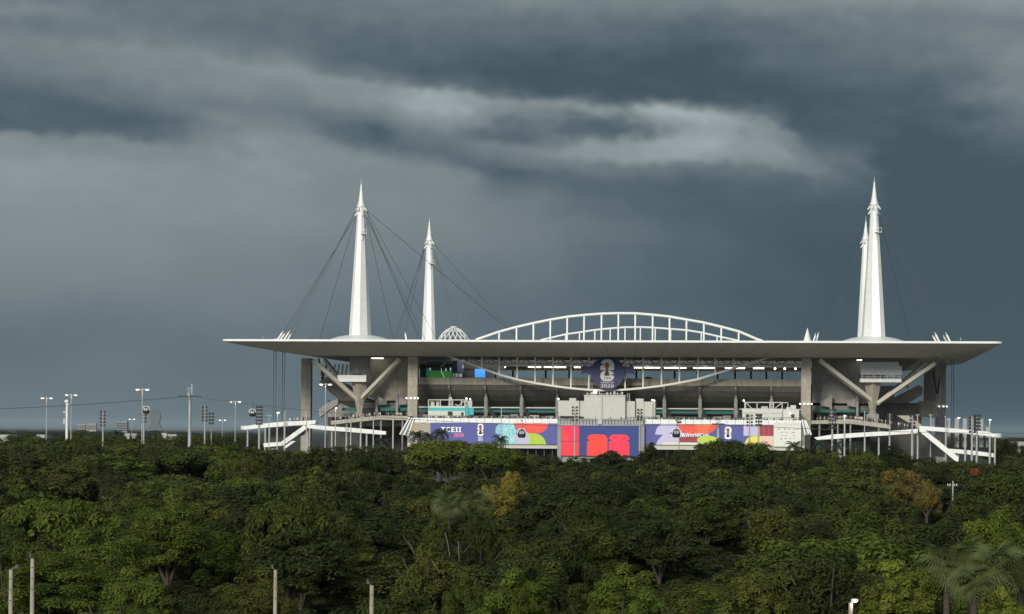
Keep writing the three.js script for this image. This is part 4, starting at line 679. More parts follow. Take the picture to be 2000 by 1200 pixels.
floodPole(1482, 809, 700, 4, 'unlit floodlight pole in front of the dark red banner block', { wide: 1.0, cols: 3 });
floodPole(1626, 799, 655, 6, 'tallest unlit floodlight pole right of the right pylon of the terrace', { wide: 1.1, cols: 3, r: 0.26 });
floodPole(1738, 808, 735, 4, 'unlit floodlight pole in front of the foot of the right mast', { wide: 0.8, r: 0.16 });
floodPole(1782, 812, 700, 4, 'unlit floodlight pole left of the meeting point of the right ramp flights', { wide: 0.8, r: 0.24 });
floodPole(1899, 814, 655, 5, 'left one of two close floodlight poles in front of the right ramp', { wide: 0.9, r: 0.26 });
floodPole(1908.5, 810, 655, 5, 'right one of two close floodlight poles in front of the right ramp', { wide: 0.95, r: 0.26, cols: 3 });

{ // white camera mast
  const D = 700, h = heightAt(130, 787, D), o = thing('camera_mast', 'thick white mast with a white dome and boxes on its side at far left', 'mast', groundAt(130, D));
  put(o, 'pole', poleGeo(h, 0.42, 0.38), M.white); put(o, 'dome', new THREE.SphereGeometry(0.62, 14, 10).scale(1.1, 0.85, 1).translate(-0.1, h + 0.35, 0), M.white);
  put(o, 'equipment_box', [box(-1.05, h - 3.1, -0.3, -0.45, h - 2.4, 0.3), box(-1.1, h - 6.2, -0.4, -0.42, h - 4.6, 0.3), box(0.3, h - 1, -0.2, 0.62, h - 0.3, 0.2)], M.poleWhite);
}
// ---------------------------------------------------------------- cable car
const TW1 = { px: 370, py: 773, d: 700 }, TW2 = { px: 1403, py: 828, d: 700 };
{
  const tower = (t, top, label, wide, heavy) => {
    const h = heightAt(t.px, t.py, t.d), hh = heightAt(t.px, top, t.d), o = thing('cable_car_pylon', label, 'cable car pylon', groundAt(t.px, t.d));
    put(o, 'shaft', [poleGeo(h * 0.62, 0.62, 0.5), new THREE.CylinderGeometry(0.42, 0.5, h * 0.4, 10).translate(0, h * 0.8, 0), new THREE.CylinderGeometry(0.62, 0.62, 0.3, 12).translate(0, h * 0.62, 0)], M.galv);
    put(o, 'cross_beam', [bar(V(0, h + 0.1, -3), V(0, h + 0.1, 3), 0.5, 0.5)], M.galv);
    for (const z of [-2.8, 2.8]) { put(o, 'sheave_beam', bar(V(-wide, h - 0.05, z), V(wide, h - 0.05, z), 0.18, 0.22), M.cable); const w = []; for (let i = 0; i < 8; i++) w.push(new THREE.CylinderGeometry(0.24, 0.24, 0.14, 10).rotateX(Math.PI / 2).translate(mix(-wide, wide, (i + 0.5) / 8), h - 0.15, z)); put(o, 'sheave', w, M.black); }
    put(o, 'head_frame', [bar(V(-0.55, h, 0), V(-0.55, hh - 0.8, 0), 0.14, 0.14), bar(V(0.55, h, 0), V(0.55, hh, 0), 0.2, 0.2), bar(V(-0.9, hh - 0.9, 0), V(0.9, hh - 0.9, 0), 0.14, 0.14), bar(V(-0.55, h, 0), V(0.55, hh - 0.9, 0), 0.1, 0.1)], M.galv);
    if (!heavy) put(o, 'beacon', new THREE.SphereGeometry(0.18, 8, 6).translate(0.55, hh + 0.1, 0), M.white);
    return h;
  };
  tower(TW1, 752, 'grey cable car pylon with a cross frame and wheels left of the stadium', 3.0);
  tower(TW2, 815, 'cable car pylon with dark wheel frame in front of the right wall banner', 1.6, true);
  const rope = (a, b, sag, dz) => { const q = []; for (let i = 0; i <= 16; i++) { const t = i / 16, p = a.clone().lerp(b, t); p.y -= 4 * sag * t * (1 - t); p.z += dz; q.push(p); } return q; };
  const A0 = at(-160, 803, 700), A1 = at(370, 774, 700), B1 = at(1403, 829, 700), C1 = at(2150, 846, 700);
  const ropes = [[A0, A1, 0.8], [A1, B1, 3.4], [B1, C1, 1]];
  const o = thing('haul_rope', 'thin dark cable car rope running over its pylons past the stadium', 'rope', A1.clone());
  offsets.set(o, A1.clone());
  for (const [a, b, s] of ropes) for (const z of [-2.8, 2.8]) put(o, 'strand', tube(rope(a, b, s, z), 0.06, 24, 5), M.cable);
  const cabin = (px, py, size, label, z) => { // hangs from the rope; py is the middle of the cabin
    const p = at(px, py, 700 - z), k = size, o = thing('cable_car_cabin', label, 'cable car cabin', p.clone().add(V(0, -1.1 * k, 0)), 'cable car cabins');
    const prof = [[0.0, 0], [0.72, 0], [0.98, 0.35], [1.08, 0.95], [1.06, 1.3]], up = [[1.06, 1.3], [0.9, 1.85], [0.55, 2.15], [0, 2.2]];
    put(o, 'lower_shell', new THREE.LatheGeometry(prof.map(([r, h]) => new THREE.Vector2(r * k, h * k)), 12).scale(1, 1, 0.9), M.black);
    put(o, 'upper_shell', new THREE.LatheGeometry(up.map(([r, h]) => new THREE.Vector2(r * k, h * k)), 12).scale(1, 1, 0.9), M.cable);
    put(o, 'white_hoop', [-1, 1].map((s) => tube([V(0.95 * s * k, 0.9 * k, 0.3), V(1.0 * s * k, 1.5 * k, 0.3), V(0.7 * s * k, 2.05 * k, 0.3), V(0.1 * s * k, 2.3 * k, 0.3)], 0.14 * k, 12, 6)), M.white);
    for (const s of [-1, 1]) put(o, 'window', new THREE.BoxGeometry(0.5 * k, 0.7 * k, 0.05).translate(0.33 * s * k, 1.3 * k, 0.95 * k), M.galv.clone());
    put(o, 'hanger', [bar(V(0, 2.2 * k, 0), V(0.25, 3.4 * k, 0), 0.14, 0.14), bar(V(0.25, 3.4 * k, 0), V(0, 4.3 * k, 0), 0.14, 0.14), box(-0.3, 4.2 * k, -0.2, 0.3, 4.5 * k, 0.2)], M.cable);
    put(o, 'ski_rack', box(-1.45 * k, 0.9 * k, -0.3, -1.05 * k, 1.25 * k, 0.3), M.black);
  };
  cabin(285, 801.5, 0.95, 'dark cable car cabin with white hoop hanging left of its pylon', 2.8);
  cabin(493, 807, 0.95, 'dark cable car cabin hanging above the rounded end of the left ramp', 2.8);
  cabin(1019, 847, 1.15, 'dark cable car cabin in front of the green and red banner shapes', 2.8);
  cabin(1321, 846.5, 1.15, 'dark cable car cabin in front of the lilac and red banner shapes', 2.8);
}
// ---------------------------------------------------------------- foreground poles
function utilityPole(px, py, depth, label, r, bits) {
  const h = heightAt(px, py, depth), o = thing('utility_pole', label, 'utility pole', groundAt(px, depth));
  const g = new THREE.CylinderGeometry(r, r * 1.7, h, 12, 6); put(o, 'pole', g.translate(0, h / 2, 0), M.concretePole);
  put(o, 'bracket', [bar(V(-0.05, h + 0.02, 0), V(bits * 0.3, h + 0.16, 0), 0.05, 0.05), box(bits * 0.18, h + 0.08, -0.05, bits * 0.34, h + 0.2, 0.05)], M.cable);
  put(o, 'insulator', [new THREE.CylinderGeometry(0.035, 0.045, 0.12, 8).translate(bits * 0.26, h + 0.22, 0)], M.cable);
  for (let i = 0; i < 3; i++) put(o, 'bolt_hole', new THREE.CylinderGeometry(0.03, 0.03, 0.04, 6).rotateX(Math.PI / 2).translate(0, h - 0.4 - i * 0.5, r * (1 + 0.02 * i)), M.dark);
  return o;
}
utilityPole(23, 1114, 112, 'weathered concrete pole at the lower left edge, the shorter of two', 0.092, 1);
utilityPole(65, 1092, 112, 'weathered concrete pole near the lower left edge, the taller of two', 0.092, -0.4);
utilityPole(540, 1114, 118, 'weathered concrete pole above a round olive crown, left of the bottom middle', 0.085, -0.6);
utilityPole(728.5, 1144, 108, 'weathered concrete pole standing alone at the bottom edge left of the middle', 0.092, -0.7);
{ // street lamp at the lower right
  const D = 100, h = heightAt(1664.5, 1178, D), o = thing('street_lamp', 'beige street lamp with a bright oval head at the bottom edge, right', 'street lamp', groundAt(1664.5, D));
  put(o, 'pole', poleGeo(h, 0.11, 0.088), M.concretePole); put(o, 'arm', bar(V(0, h, 0), V(0.06, h + 0.1, 0), 0.05, 0.05), M.cable);
  put(o, 'lamp_head', new THREE.SphereGeometry(0.165, 16, 10).scale(1, 0.34, 1).translate(0.17, h + 0.12, 0), M.white);
  put(o, 'lamp_glass', new THREE.CylinderGeometry(0.11, 0.09, 0.03, 12).translate(0.17, h + 0.05, 0), M.lampWarm);
  const l = new THREE.PointLight(new THREE.Color(1, 0.88, 0.76), 0.6); l.position.set(0.17, h - 0.04, 0.2); l.castShadow = true; o.add(l);
}
{ // pole with insulators and its wires, right
  const D = 380, h = heightAt(1862.5, 940, D), o = thing('utility_pole', 'slim pole with white insulators and thin wires among the trees at right', 'utility pole', groundAt(1862.5, D));
  put(o, 'pole', poleGeo(h, 0.16, 0.1), M.pole); put(o, 'cross_arm', bar(V(-0.85, h - 0.75, 0), V(0.7, h - 0.75, 0), 0.08, 0.08), M.cable);
  for (const x of [-0.8, -0.45, 0.2, 0.6]) put(o, 'insulator', new THREE.CylinderGeometry(0.07, 0.09, 0.3, 8).translate(x, h - 0.6, 0), M.white);
  const a = groundAt(1862.5, D).setY(h - 0.5); for (const [px, py, dz] of [[1660, 951, 0.4], [1660, 949, -0.3], [2060, 951, 0.4], [2060, 957, -0.3]]) { const b = at(px, py, D).sub(groundAt(1862.5, D)); put(o, 'wire', tube([V(0, h - 0.55, dz), V(b.x / 2, (h - 0.55 + b.y) / 2 - 0.25, dz), V(b.x, b.y, dz)], 0.011, 16, 4), M.cable); }
}
// ---------------------------------------------------------------- far away
function farHouse(px0, px1, py0, depth, wall, roof, label, name = 'house', cat = 'house') {
  const a = at(px0, HORIZON, depth).x, b = at(px1, HORIZON, depth).x, h = heightAt((px0 + px1) / 2, py0, depth), o = thing(name, label, cat, V((a + b) / 2, 0, -depth)), w = (b - a) / 2;
  put(o, 'wall', box(-w, 0, -8, w, h * 0.9, 8), wall); put(o, 'roof', box(-w - 0.4, h * 0.9, -8.4, w + 0.4, h, 8.4), roof);
  for (let i = 0; i < 4; i++) { const x = mix(-w, w, (i + 0.5) / 4); put(o, 'window', box(x - 1.1, h * 0.45, 8, x + 1.1, h * 0.65, 8.08), M.dark); }
  return o;
}
const W1 = std(0.40, 0.40, 0.37, 0.8), W2 = std(0.28, 0.265, 0.24, 0.8), W3 = std(0.32, 0.325, 0.32, 0.8);
farHouse(250, 257, 846.8, 1200, W1, W3, 'white far house left of the tallest lamp post at left');
farHouse(263, 270, 847.2, 1180, W1, W2, 'small white far house beside the tallest lamp post at left');
farHouse(321, 328, 846.4, 1300, W1, W1, 'white flat far house left of the cable car pylon');
farHouse(333, 347, 848.6, 1290, W1, W3, 'long low white far house left of the cable car pylon');
farHouse(8, 24, 849.4, 1100, W2, W1, 'pale far house at the left edge of the picture');
farHouse(80, 92, 849.6, 1100, W3, W1, 'pale grey far house near the farthest left lamp post');
farHouse(1981, 2016, 863, 820, W1, W3, 'white building among dark trees at the right edge', 'warehouse', 'building');
{
  const slab = (px0, px1, py, depth, mat, label, notch) => { const a = at(px0, HORIZON, depth).x, b = at(px1, HORIZON, depth).x, h = heightAt((px0 + px1) / 2, py, depth), w = (b - a) / 2, o = thing('apartment_block', label, 'building', V((a + b) / 2, 0, -depth)); put(o, 'wall', [box(-w, 0, -12, w, h, 12)], mat); put(o, 'roof', [box(-w, h, -12, -w * 0.2, h + 1.2, 12), box(w * 0.3, h, -10, w, h + 2.4, 10)], mat); for (let i = 0; i < 5; i++) put(o, 'window_band', box(-w * 0.95, h * (0.3 + 0.13 * i), 12, w * 0.95, h * (0.3 + 0.13 * i) + 2.2, 12.15), M.dark); };
  slab(228, 249, 824, 6500, std(0.2, 0.21, 0.23, 0.8), 'distant grey slab building on the horizon at left');
  slab(152, 167, 829.5, 9000, std(0.34, 0.30, 0.27, 0.8), 'faint pale distant block, the left one of two on the horizon');
  slab(169, 188, 828.5, 9000, std(0.34, 0.30, 0.27, 0.8), 'faint pale distant block, the right one of two on the horizon');
  // waisted twin tower
  const D = 12000, c = at(303, HORIZON, D), H = heightAt(303, 806, D), o = thing('hotel_tower', 'distant hazy tower with a curved waisted outline and spiked top', 'tower', V(c.x, 0, -D)), u = D / FOCAL;
  const m = std(0.06, 0.065, 0.075, 0.5), half = (s) => { const sh = new THREE.Shape(); sh.moveTo(0, 0); sh.lineTo(s * 15 * u, 0); sh.bezierCurveTo(s * 12 * u, H * 0.3, s * 6 * u, H * 0.42, s * 9 * u, H * 0.6); sh.bezierCurveTo(s * 12 * u, H * 0.75, s * 11 * u, H * 0.9, s * 8 * u, H); sh.lineTo(s * 1.0 * u, H * 0.93); sh.lineTo(0, H * 0.9); return new THREE.ExtrudeGeometry(sh, { depth: 24, bevelEnabled: false, curveSegments: 10 }).translate(0, 0, -12); };
  put(o, 'tower_half', half(-1), m); put(o, 'tower_half', half(1), m);
  for (const [x, t] of [[-7, 1.14], [-3, 1.2], [2, 1.12], [5.5, 1.22]]) put(o, 'spike', box((x - 0.8) * u, H * 0.85, -6, (x + 0.8) * u, H * t, 6), m);
}
// ---------------------------------------------------------------- people on the terrace and walks: a crowd too small to count
{
  const person = () => { const c = (g, r, gg, b) => { g = plain(g); const n = g.attributes.position.count, a = new Float32Array(n * 3); for (let i = 0; i < n; i++) a.set([r, gg, b], i * 3); g.setAttribute('color', new THREE.BufferAttribute(a, 3)); return g; };
    return mergeGeometries([c(rod(V(-0.1, 0, 0.03), V(-0.09, 0.86, 0), 0.065, 0.095, 6), 0.25, 0.25, 0.28), c(rod(V(0.12, 0, -0.06), V(0.09, 0.86, 0), 0.065, 0.095, 6), 0.25, 0.25, 0.28), c(new THREE.CylinderGeometry(0.2, 0.165, 0.62, 8).scale(1, 1, 0.62).translate(0, 1.14, 0), 1, 1, 1), c(new THREE.SphereGeometry(0.19, 8, 5).scale(1, 0.42, 0.6).translate(0, 1.44, 0), 1, 1, 1), c(rod(V(-0.22, 1.42, 0), V(-0.27, 0.85, 0.05), 0.055, 0.04, 5), 0.8, 0.7, 0.65), c(rod(V(0.22, 1.42, 0), V(0.26, 0.95, 0.14), 0.055, 0.04, 5), 0.8, 0.7, 0.65), c(rod(V(0, 1.46, 0), V(0, 1.56, 0), 0.055, 0.05, 6), 0.5, 0.36, 0.3), c(new THREE.SphereGeometry(0.11, 8, 6).scale(0.9, 1.15, 1).translate(0, 1.64, 0), 0.5, 0.36, 0.3)]); };
  const spots = []; const q = mulberry(77);
  const tH = S(1200, 820, -96).y - 0.9;
  const strip = (x0, x1, n, v0, v1, h) => { for (let i = 0; i < n; i++) { const px = x0 + (x1 - x0) * q(), v = v0 + (v1 - v0) * q(), p = S(px, 820, v); spots.push(V(p.x, typeof h === 'function' ? h(px, v) : h, p.z)); } };
  strip(826, 1088, 150, -95.6, -93, tH); strip(1258, 1455, 150, -95.6, -92, tH); strip(930, 1088, 40, -92, -80, tH); strip(1280, 1450, 40, -92, -80, tH); strip(1092, 1258, 26, -95.6, -93, tH); strip(1460, 1560, 14, -95.6, -93.5, tH);
  const onWalk = (line, v) => (px) => { for (let i = 1; i < line.length; i++) if (px <= line[i][0]) { const t = (px - line[i - 1][0]) / (line[i][0] - line[i - 1][0]); return S(px, mix(line[i - 1][1], line[i][1], t) + 3, v).y; } return 20; };
  strip(660, 795, 70, -86, -82, onWalk([[646, 822.5], [740, 812], [797, 813]], -88)); strip(1590, 1735, 80, -86, -82, onWalk([[1585, 822], [1661, 819], [1740, 829.5]], -88)); strip(566, 612, 9, -97.5, -96, onWalk([[555, 824], [596, 822.4], [616, 821.2]], -100)); strip(1740, 1790, 30, -86, -80, onWalk([[1735, 829], [1792, 838]], -88));
  const im = new THREE.InstancedMesh(person(), new THREE.MeshStandardMaterial({ vertexColors: true, roughness: 0.9 }), spots.length); im.name = 'crowd';
  const tones = [[0.7, 0.7, 0.68], [0.05, 0.05, 0.06], [0.12, 0.13, 0.15], [0.5, 0.5, 0.5], [0.08, 0.13, 0.14], [0.22, 0.1, 0.09], [0.75, 0.74, 0.7], [0.06, 0.07, 0.1], [0.5, 0.48, 0.44], [0.2, 0.2, 0.2]], mt = new THREE.Matrix4(), col = new THREE.Color();
  spots.forEach((p, i) => { const w = toWorld(p), s = 0.94 + 0.14 * q(); mt.makeRotationY(q() * 7).scale(V(s, s, s)).setPosition(w); im.setMatrixAt(i, mt); const t = tones[Math.floor(q() * tones.length)]; im.setColorAt(i, col.setRGB(...t)); });
  scene.add(im); tag(im, 'small distant people standing along the stadium terrace and corner walks', 'crowd', null, 'stuff');
}

// ---------------------------------------------------------------- trees
function crownGeo(seed, clumps, leaves, size, shape = {}) {            // unit crown: radius 1, foot at y 0, top at y 1; leaf-sized folded blades on many clumps
  const q = mulberry(seed), { droop = 0.25, flatTop = 0, spread = 0.9, clump = 0.3, A = 0.5 } = shape, pos = [], col = [], idx = [];
  const gs = () => (q() + q() + q() - 1.5) / 0.9;
  const C = [], lobe = n3;
  for (let i = 0; i < clumps; i++) {
    const a = q() * 2 * Math.PI, e = Math.asin(mix(-droop, 1, Math.pow(q(), 0.8))), wob = 0.82 + 0.34 * lobe(Math.cos(a) * 1.3 + seed, Math.sin(a) * 1.3, e * 1.4), rad = (i % 4 ? 0.66 + 0.2 * q() : 0.3 + 0.3 * q()) * spread * wob;
    const y = Math.sin(e) * rad, r = Math.cos(e) * rad; C.push([r * Math.cos(a), 0.5 + 0.52 * (flatTop ? Math.sign(y) * Math.pow(Math.abs(y), 0.6) * 0.8 : y), r * Math.sin(a), clump * (0.65 + 0.65 * q()), 0.66 + 0.68 * q(), q()]);
  }
  for (const [cx, cy, cz, cr, tone, hue] of C) for (let i = 0; i < leaves; i++) {
    let dx = gs(), dy = gs() * 0.75 + 0.42, dz = gs(); const dl = Math.hypot(dx, dy, dz) || 1; dx /= dl; dy /= dl; dz /= dl;
    const rr0 = cr * (0.4 + 0.65 * Math.pow(q(), 0.5)), x = cx + dx * rr0, y = cy + dy * rr0 * 0.62 * A, z = cz + dz * rr0;
    // leaf normal: outward and up, with scatter
    let nx = dx * 0.75 + gs() * 0.34, ny = dy * 0.65 + 0.75 + gs() * 0.3, nz = dz * 0.75 + gs() * 0.34; const nl = Math.hypot(nx, ny, nz) || 1; nx /= nl; ny /= nl; nz /= nl;
    const th = q() * 6.283; let ax = Math.cos(th), ay = gs() * 0.3, az = Math.sin(th); const dt = ax * nx + ay * ny + az * nz; ax -= nx * dt; ay -= ny * dt; az -= nz * dt; const al = Math.hypot(ax, ay, az) || 1; ax /= al; ay /= al; az /= al;
    const bx = ny * az - nz * ay, by = nz * ax - nx * az, bz = nx * ay - ny * ax, s = size * (0.65 + 0.8 * q()), w = s * 0.42, o = pos.length / 3;
    // the crown is later stretched 1 / A times more in height: allow for it
    pos.push(x - ax * s, y - ay * s * A, z - az * s, x + bx * w, y + by * w * A, z + bz * w, x + ax * s, y + (ay * s - s * 0.12) * A, z + az * s, x - bx * w, y - by * w * A, z - bz * w);
    const t = tone * (0.84 + 0.34 * q()), k = hue * 0.22; for (let v = 0; v < 4; v++) col.push(t * (0.92 + k), t, t * (0.9 + k * 0.4));
    idx.push(o, o + 1, o + 2, o, o + 2, o + 3);
  }
  const g = new THREE.BufferGeometry(); g.setAttribute('position', new THREE.Float32BufferAttribute(pos, 3)); g.setAttribute('color', new THREE.Float32BufferAttribute(col, 3)); g.setIndex(idx); return g;
}
function trunkGeo(seed) {                                             // unit trunk with limbs: height 1, reaching into the crown
  const q = mulberry(seed), g = [new THREE.CylinderGeometry(0.024, 0.034, 0.34, 8).translate(0, 0.17, 0)];
  for (let i = 0; i < 6; i++) { const a = i * 1.05 + q(), e = V(Math.cos(a) * 0.34, 0.72 + 0.2 * q(), Math.sin(a) * 0.34), m = V(Math.cos(a) * 0.1, 0.52, Math.sin(a) * 0.1); g.push(rod(V(0, 0.32, 0), m, 0.02, 0.013, 6), rod(m, e, 0.013, 0.004, 5)); }
  return mergeGeometries(g.map(plain));
}
const leafMat = (r, g, b) => { const m = new THREE.MeshPhysicalMaterial({ vertexColors: true, roughness: 0.85, side: THREE.DoubleSide, transmission: 0.2, thickness: 0, specularIntensity: 0.22 }); m.color.setRGB(r, g, b); return m; };
const LEAF = { dark: leafMat(0.033, 0.043, 0.009), deep: leafMat(0.025, 0.032, 0.008), mid: leafMat(0.049, 0.063, 0.011), olive: leafMat(0.071, 0.078, 0.016), bright: leafMat(0.076, 0.102, 0.014), lime: leafMat(0.110, 0.134, 0.019), yellow: leafMat(0.196, 0.167, 0.030), orange: leafMat(0.145, 0.112, 0.026), red: leafMat(0.30, 0.05, 0.02), palm: leafMat(0.095, 0.112, 0.032), palmDark: leafMat(0.034, 0.048, 0.025) };
for (const k of ['palm', 'palmDark']) { LEAF[k].roughness = 0.5; LEAF[k].specularIntensity = 0.6; }
const NEAR = [1, 2, 3, 4, 5].map((k) => crownGeo(100 + k, 150, 290, 0.027, { clump: 0.19, droop: 0.5, spread: 1.0 }));
const TUFT = [1, 2, 3].map((k) => crownGeo(200 + k, 96, 350, 0.034, { clump: 0.2, spread: 1.08, droop: 0.35, flatTop: k === 2 }));
const MID = [1, 2, 3, 4].map((k) => crownGeo(300 + k, 120, 150, 0.038, { clump: 0.2, droop: 0.5, spread: 1.0 }));
const FAR = [1, 2, 3].map((k) => crownGeo(400 + k, 90, 80, 0.057, { clump: 0.22, droop: 0.5, spread: 1.0 }));
const LAYER = [1, 2].map((k) => crownGeo(500 + k, 90, 190, 0.033, { clump: 0.2, droop: 0.05, flatTop: 1, spread: 1.08, A: 1.3 }));
const DENSE = [1, 2].map((k) => crownGeo(600 + k, 110, 190, 0.04, { clump: 0.22, droop: 0.5, spread: 0.98 }));
const TRUNK = [trunkGeo(1), trunkGeo(2), trunkGeo(3)];
let treeCount = 0;
function tree(x, z, H, Rx, set, mat, label, group, crownShare = 0.9) {
  const o = thing('broadleaf_tree', label, 'tree', V(x, 0, z), group), g = set[treeCount % set.length];
  const t = new THREE.Mesh(TRUNK[treeCount % 3], M.bark); t.name = 'trunk'; t.scale.set(H * 0.8, H * 0.92, H * 0.8); o.add(t);
  const c = new THREE.Mesh(g, mat); c.name = 'crown'; c.scale.set(Rx, H * crownShare, Rx * (0.92 + 0.16 * rng())); c.position.y = H * (1 - crownShare); c.rotation.y = rng() * 6.28; c.castShadow = c.receiveShadow = true; o.add(c);
  treeCount++; return o;
}
const taken = [];                                                     // crowns placed by eye: x, z, radius
function hero(px, py, depth, half, set, mat, label, share) {
  const p = groundAt(px, depth), H = heightAt(px, py, depth), Rr = half * depth / FOCAL;
  taken.push([p.x, p.z, Rr, depth, px, py, half]);
  return tree(p.x, p.z, H, Rr, set, mat, label, null, share);
}
hero(330, 955, 205, 120, NEAR, LEAF.bright, 'tall bright green tree at left whose upper edge steps down to the left', 0.8);
hero(205, 1010, 165, 110, NEAR, LEAF.bright, 'bright green tree at left, in front of a dark gap in the woodland');
hero(110, 1062, 135, 130, NEAR, LEAF.bright, 'sunlit green tree behind the two concrete poles at lower left', 0.55);
hero(20, 1020, 150, 80, NEAR, LEAF.mid, 'green tree cut by the left edge above the shorter concrete pole');
hero(590, 1010, 190, 120, MID, LEAF.dark, 'broad dark tree above the pole that stands left of the bottom middle');
hero(500, 1108, 128, 105, NEAR, LEAF.olive, 'round olive crown right behind the third concrete pole from the left', 0.55);
hero(255, 1105, 118, 95, TUFT, LEAF.bright, 'leafy green tree at the bottom left with clumps of shade', 0.55);
hero(960, 935, 330, 58, MID, LEAF.yellow, 'yellow-leaved tree in the middle of the woodland, above two fan palms');
hero(1000, 908, 350, 40, MID, LEAF.yellow, 'small yellow-green tree rising behind the larger yellow-leaved one');
hero(880, 862, 560, 110, LAYER, LEAF.lime, 'wide flat-topped sunlit tree below the white letters of the left banner', 0.6);
hero(960, 875, 545, 80, LAYER, LEAF.bright, 'layered green tree below the palm pattern banner', 0.6);
hero(1010, 1108, 112, 95, TUFT, LEAF.bright, 'tufted green tree at the bottom edge in the middle', 0.55);
hero(1215, 1098, 116, 100, TUFT, LEAF.bright, 'tufted tree at the bottom edge right of the middle with deep shade below', 0.55);
hero(1475, 1096, 112, 88, TUFT, LEAF.olive, 'olive green tree at the bottom edge left of the beige street lamp', 0.55);
hero(1760, 1092, 104, 105, TUFT, LEAF.lime, 'brightest large-leaved green tree, just right of the beige street lamp', 0.55);
hero(1965, 1142, 92, 80, TUFT, LEAF.lime, 'bright green tree at the lower right corner under the fan palms', 0.55);
hero(1945, 985, 190, 85, TUFT, LEAF.bright, 'bright green tree at the right edge above the fan palms');
hero(1895, 950, 300, 70, MID, LEAF.mid, 'green tree just below the slim pole with white insulators');
hero(1765, 902, 430, 52, MID, LEAF.orange, 'orange-yellow tree below the right ramp');
hero(1812, 926, 400, 34, MID, LEAF.orange, 'small rusty yellow tree right below the larger orange-yellow one');
hero(1906, 907, 520, 19, MID, LEAF.red, 'scarlet flowering tree at the foot of two floodlight poles');
hero(1748, 868, 560, 58, DENSE, LEAF.deep, 'dense round dark tree in front of the right ramp');
hero(1835, 893, 470, 62, DENSE, LEAF.dark, 'dense dark green tree below the sloping flight of the right ramp');
hero(1425, 862, 575, 88, LAYER, LEAF.mid, 'flat-topped green tree below the lilac and dark red banner', 0.65);
hero(1330, 868, 590, 45, DENSE, LEAF.dark, 'dark rounded tree below the orange-red banner shapes');
hero(1268, 861, 620, 34, DENSE, LEAF.deep, 'small dark tree at the right foot of the big screen');
hero(1195, 873, 600, 60, FAR, LEAF.dark, 'dark tree covering the bottom edge of the big screen');
hero(1075, 884, 600, 40, FAR, LEAF.dark, 'dark tree at the left foot of the big screen');
hero(905, 868, 610, 46, FAR, LEAF.dark, 'dark tree behind the wide flat-topped sunlit tree');
hero(445, 868, 500, 52, MID, LEAF.bright, 'sunlit green tree below the rounded end of the left ramp');
hero(480, 878, 460, 46, MID, LEAF.olive, 'olive tree in front of the lower left ramp flight');
hero(350, 878, 520, 90, LAYER, LEAF.mid, 'flat layered tree at the foot of the cable car pylon', 0.6);
hero(700, 880, 520, 60, DENSE, LEAF.dark, 'dark upright tree below the right end of the left ramp');
hero(720, 915, 400, 52, DENSE, LEAF.dark, 'dense dark tree left of the middle, higher than those round it');
hero(1690, 872, 560, 50, MID, LEAF.bright, 'sunlit tree left of the dense round dark tree');
hero(1590, 886, 520, 48, MID, LEAF.deep, 'dark tree in front of the right pylon foot');
hero(150, 888, 430, 80, MID, LEAF.olive, 'olive tree below the white camera mast');
hero(1968, 856, 800, 30, DENSE, LEAF.deep, 'dark tall tree right of the rounded end of the right ramp');
hero(2004, 862, 760, 28, DENSE, LEAF.deep, 'dark tall tree at the right edge by the white building');
{
  const o = hero(840, 1040, 180, 80, MID, LEAF.olive, 'olive green tree with thin pale bare stems in the lower middle'), H = heightAt(840, 1040, 180);
  for (const [x, y, z, dx, dy] of [[1.6, H - 1.6, 2.6, -0.35, 1.7], [2.3, H - 2.0, 2.5, -0.1, 1.5], [0.9, H - 2.9, 2.9, -0.6, 0.9]]) put(o, 'bare_stem', tube([V(x, y, z), V(x + dx * 0.4, y + dy * 0.5, z + 0.1), V(x + dx, y + dy, z)], 0.03, 6, 5), M.barkGrey);
}
hero(855, 992, 203, 52, MID, LEAF.mid, 'green tree hiding the trunk of the left one of the two middle fan palms');
hero(938, 990, 208, 50, MID, LEAF.dark, 'dark tree hiding the trunk of the right one of the two middle fan palms');
hero(1620, 1045, 150, 110, MID, LEAF.dark, 'wide dark olive tree above the beige street lamp');
hero(1290, 1000, 230, 110, MID, LEAF.dark, 'wide very dark tree in the lower right middle');
hero(1380, 960, 290, 80, MID, LEAF.mid, 'green tree in the middle rows straight below the lilac banner shapes');
hero(905, 1120, 104, 60, TUFT, LEAF.mid, 'leafy tree at the bottom edge left of the middle', 0.55);

// fan palms with single fronds
function fanFrond(seed) {
  const q = mulberry(seed), pos = [], idx = [], N = 19, L = 1.0; const push = (...p) => { pos.push(...p); return pos.length / 3 - 1; };
  for (let i = 0; i < N; i++) {
    const a = mix(-2.15, 2.15, i / (N - 1)), w = 0.062, rl = L * (0.82 + 0.18 * Math.cos(a * 0.6)) * (0.92 + 0.16 * q());
    let prev = null; for (let k = 0; k <= 3; k++) { const t = k / 3, r = 0.08 + rl * t, ww = w * (k === 0 ? 0.35 : k === 3 ? 0.1 : 1) * 0.6, dy = -0.16 * t * t - 0.5 * Math.max(0, t - 0.62) * (0.3 + 0.9 * q()), px = Math.sin(a) * r, pz = Math.cos(a) * r, nx = Math.cos(a) * ww, nz = -Math.sin(a) * ww; const A = push(px - nx, dy, pz - nz), B = push(px, dy + ww * 0.5, pz), D = push(px + nx, dy, pz + nz); if (prev) { const [pa, pb, pd] = prev; idx.push(pa, pb, A, A, pb, B, pb, pd, B, B, pd, D); } prev = [A, B, D]; }
  }
  const g = new THREE.BufferGeometry(); g.setAttribute('position', new THREE.Float32BufferAttribute(pos, 3)); g.setIndex(idx); g.setAttribute('color', new THREE.Float32BufferAttribute(new Array(pos.length).fill(1), 3)); return g;
}
const FANS = [fanFrond(31), fanFrond(32), fanFrond(33)];
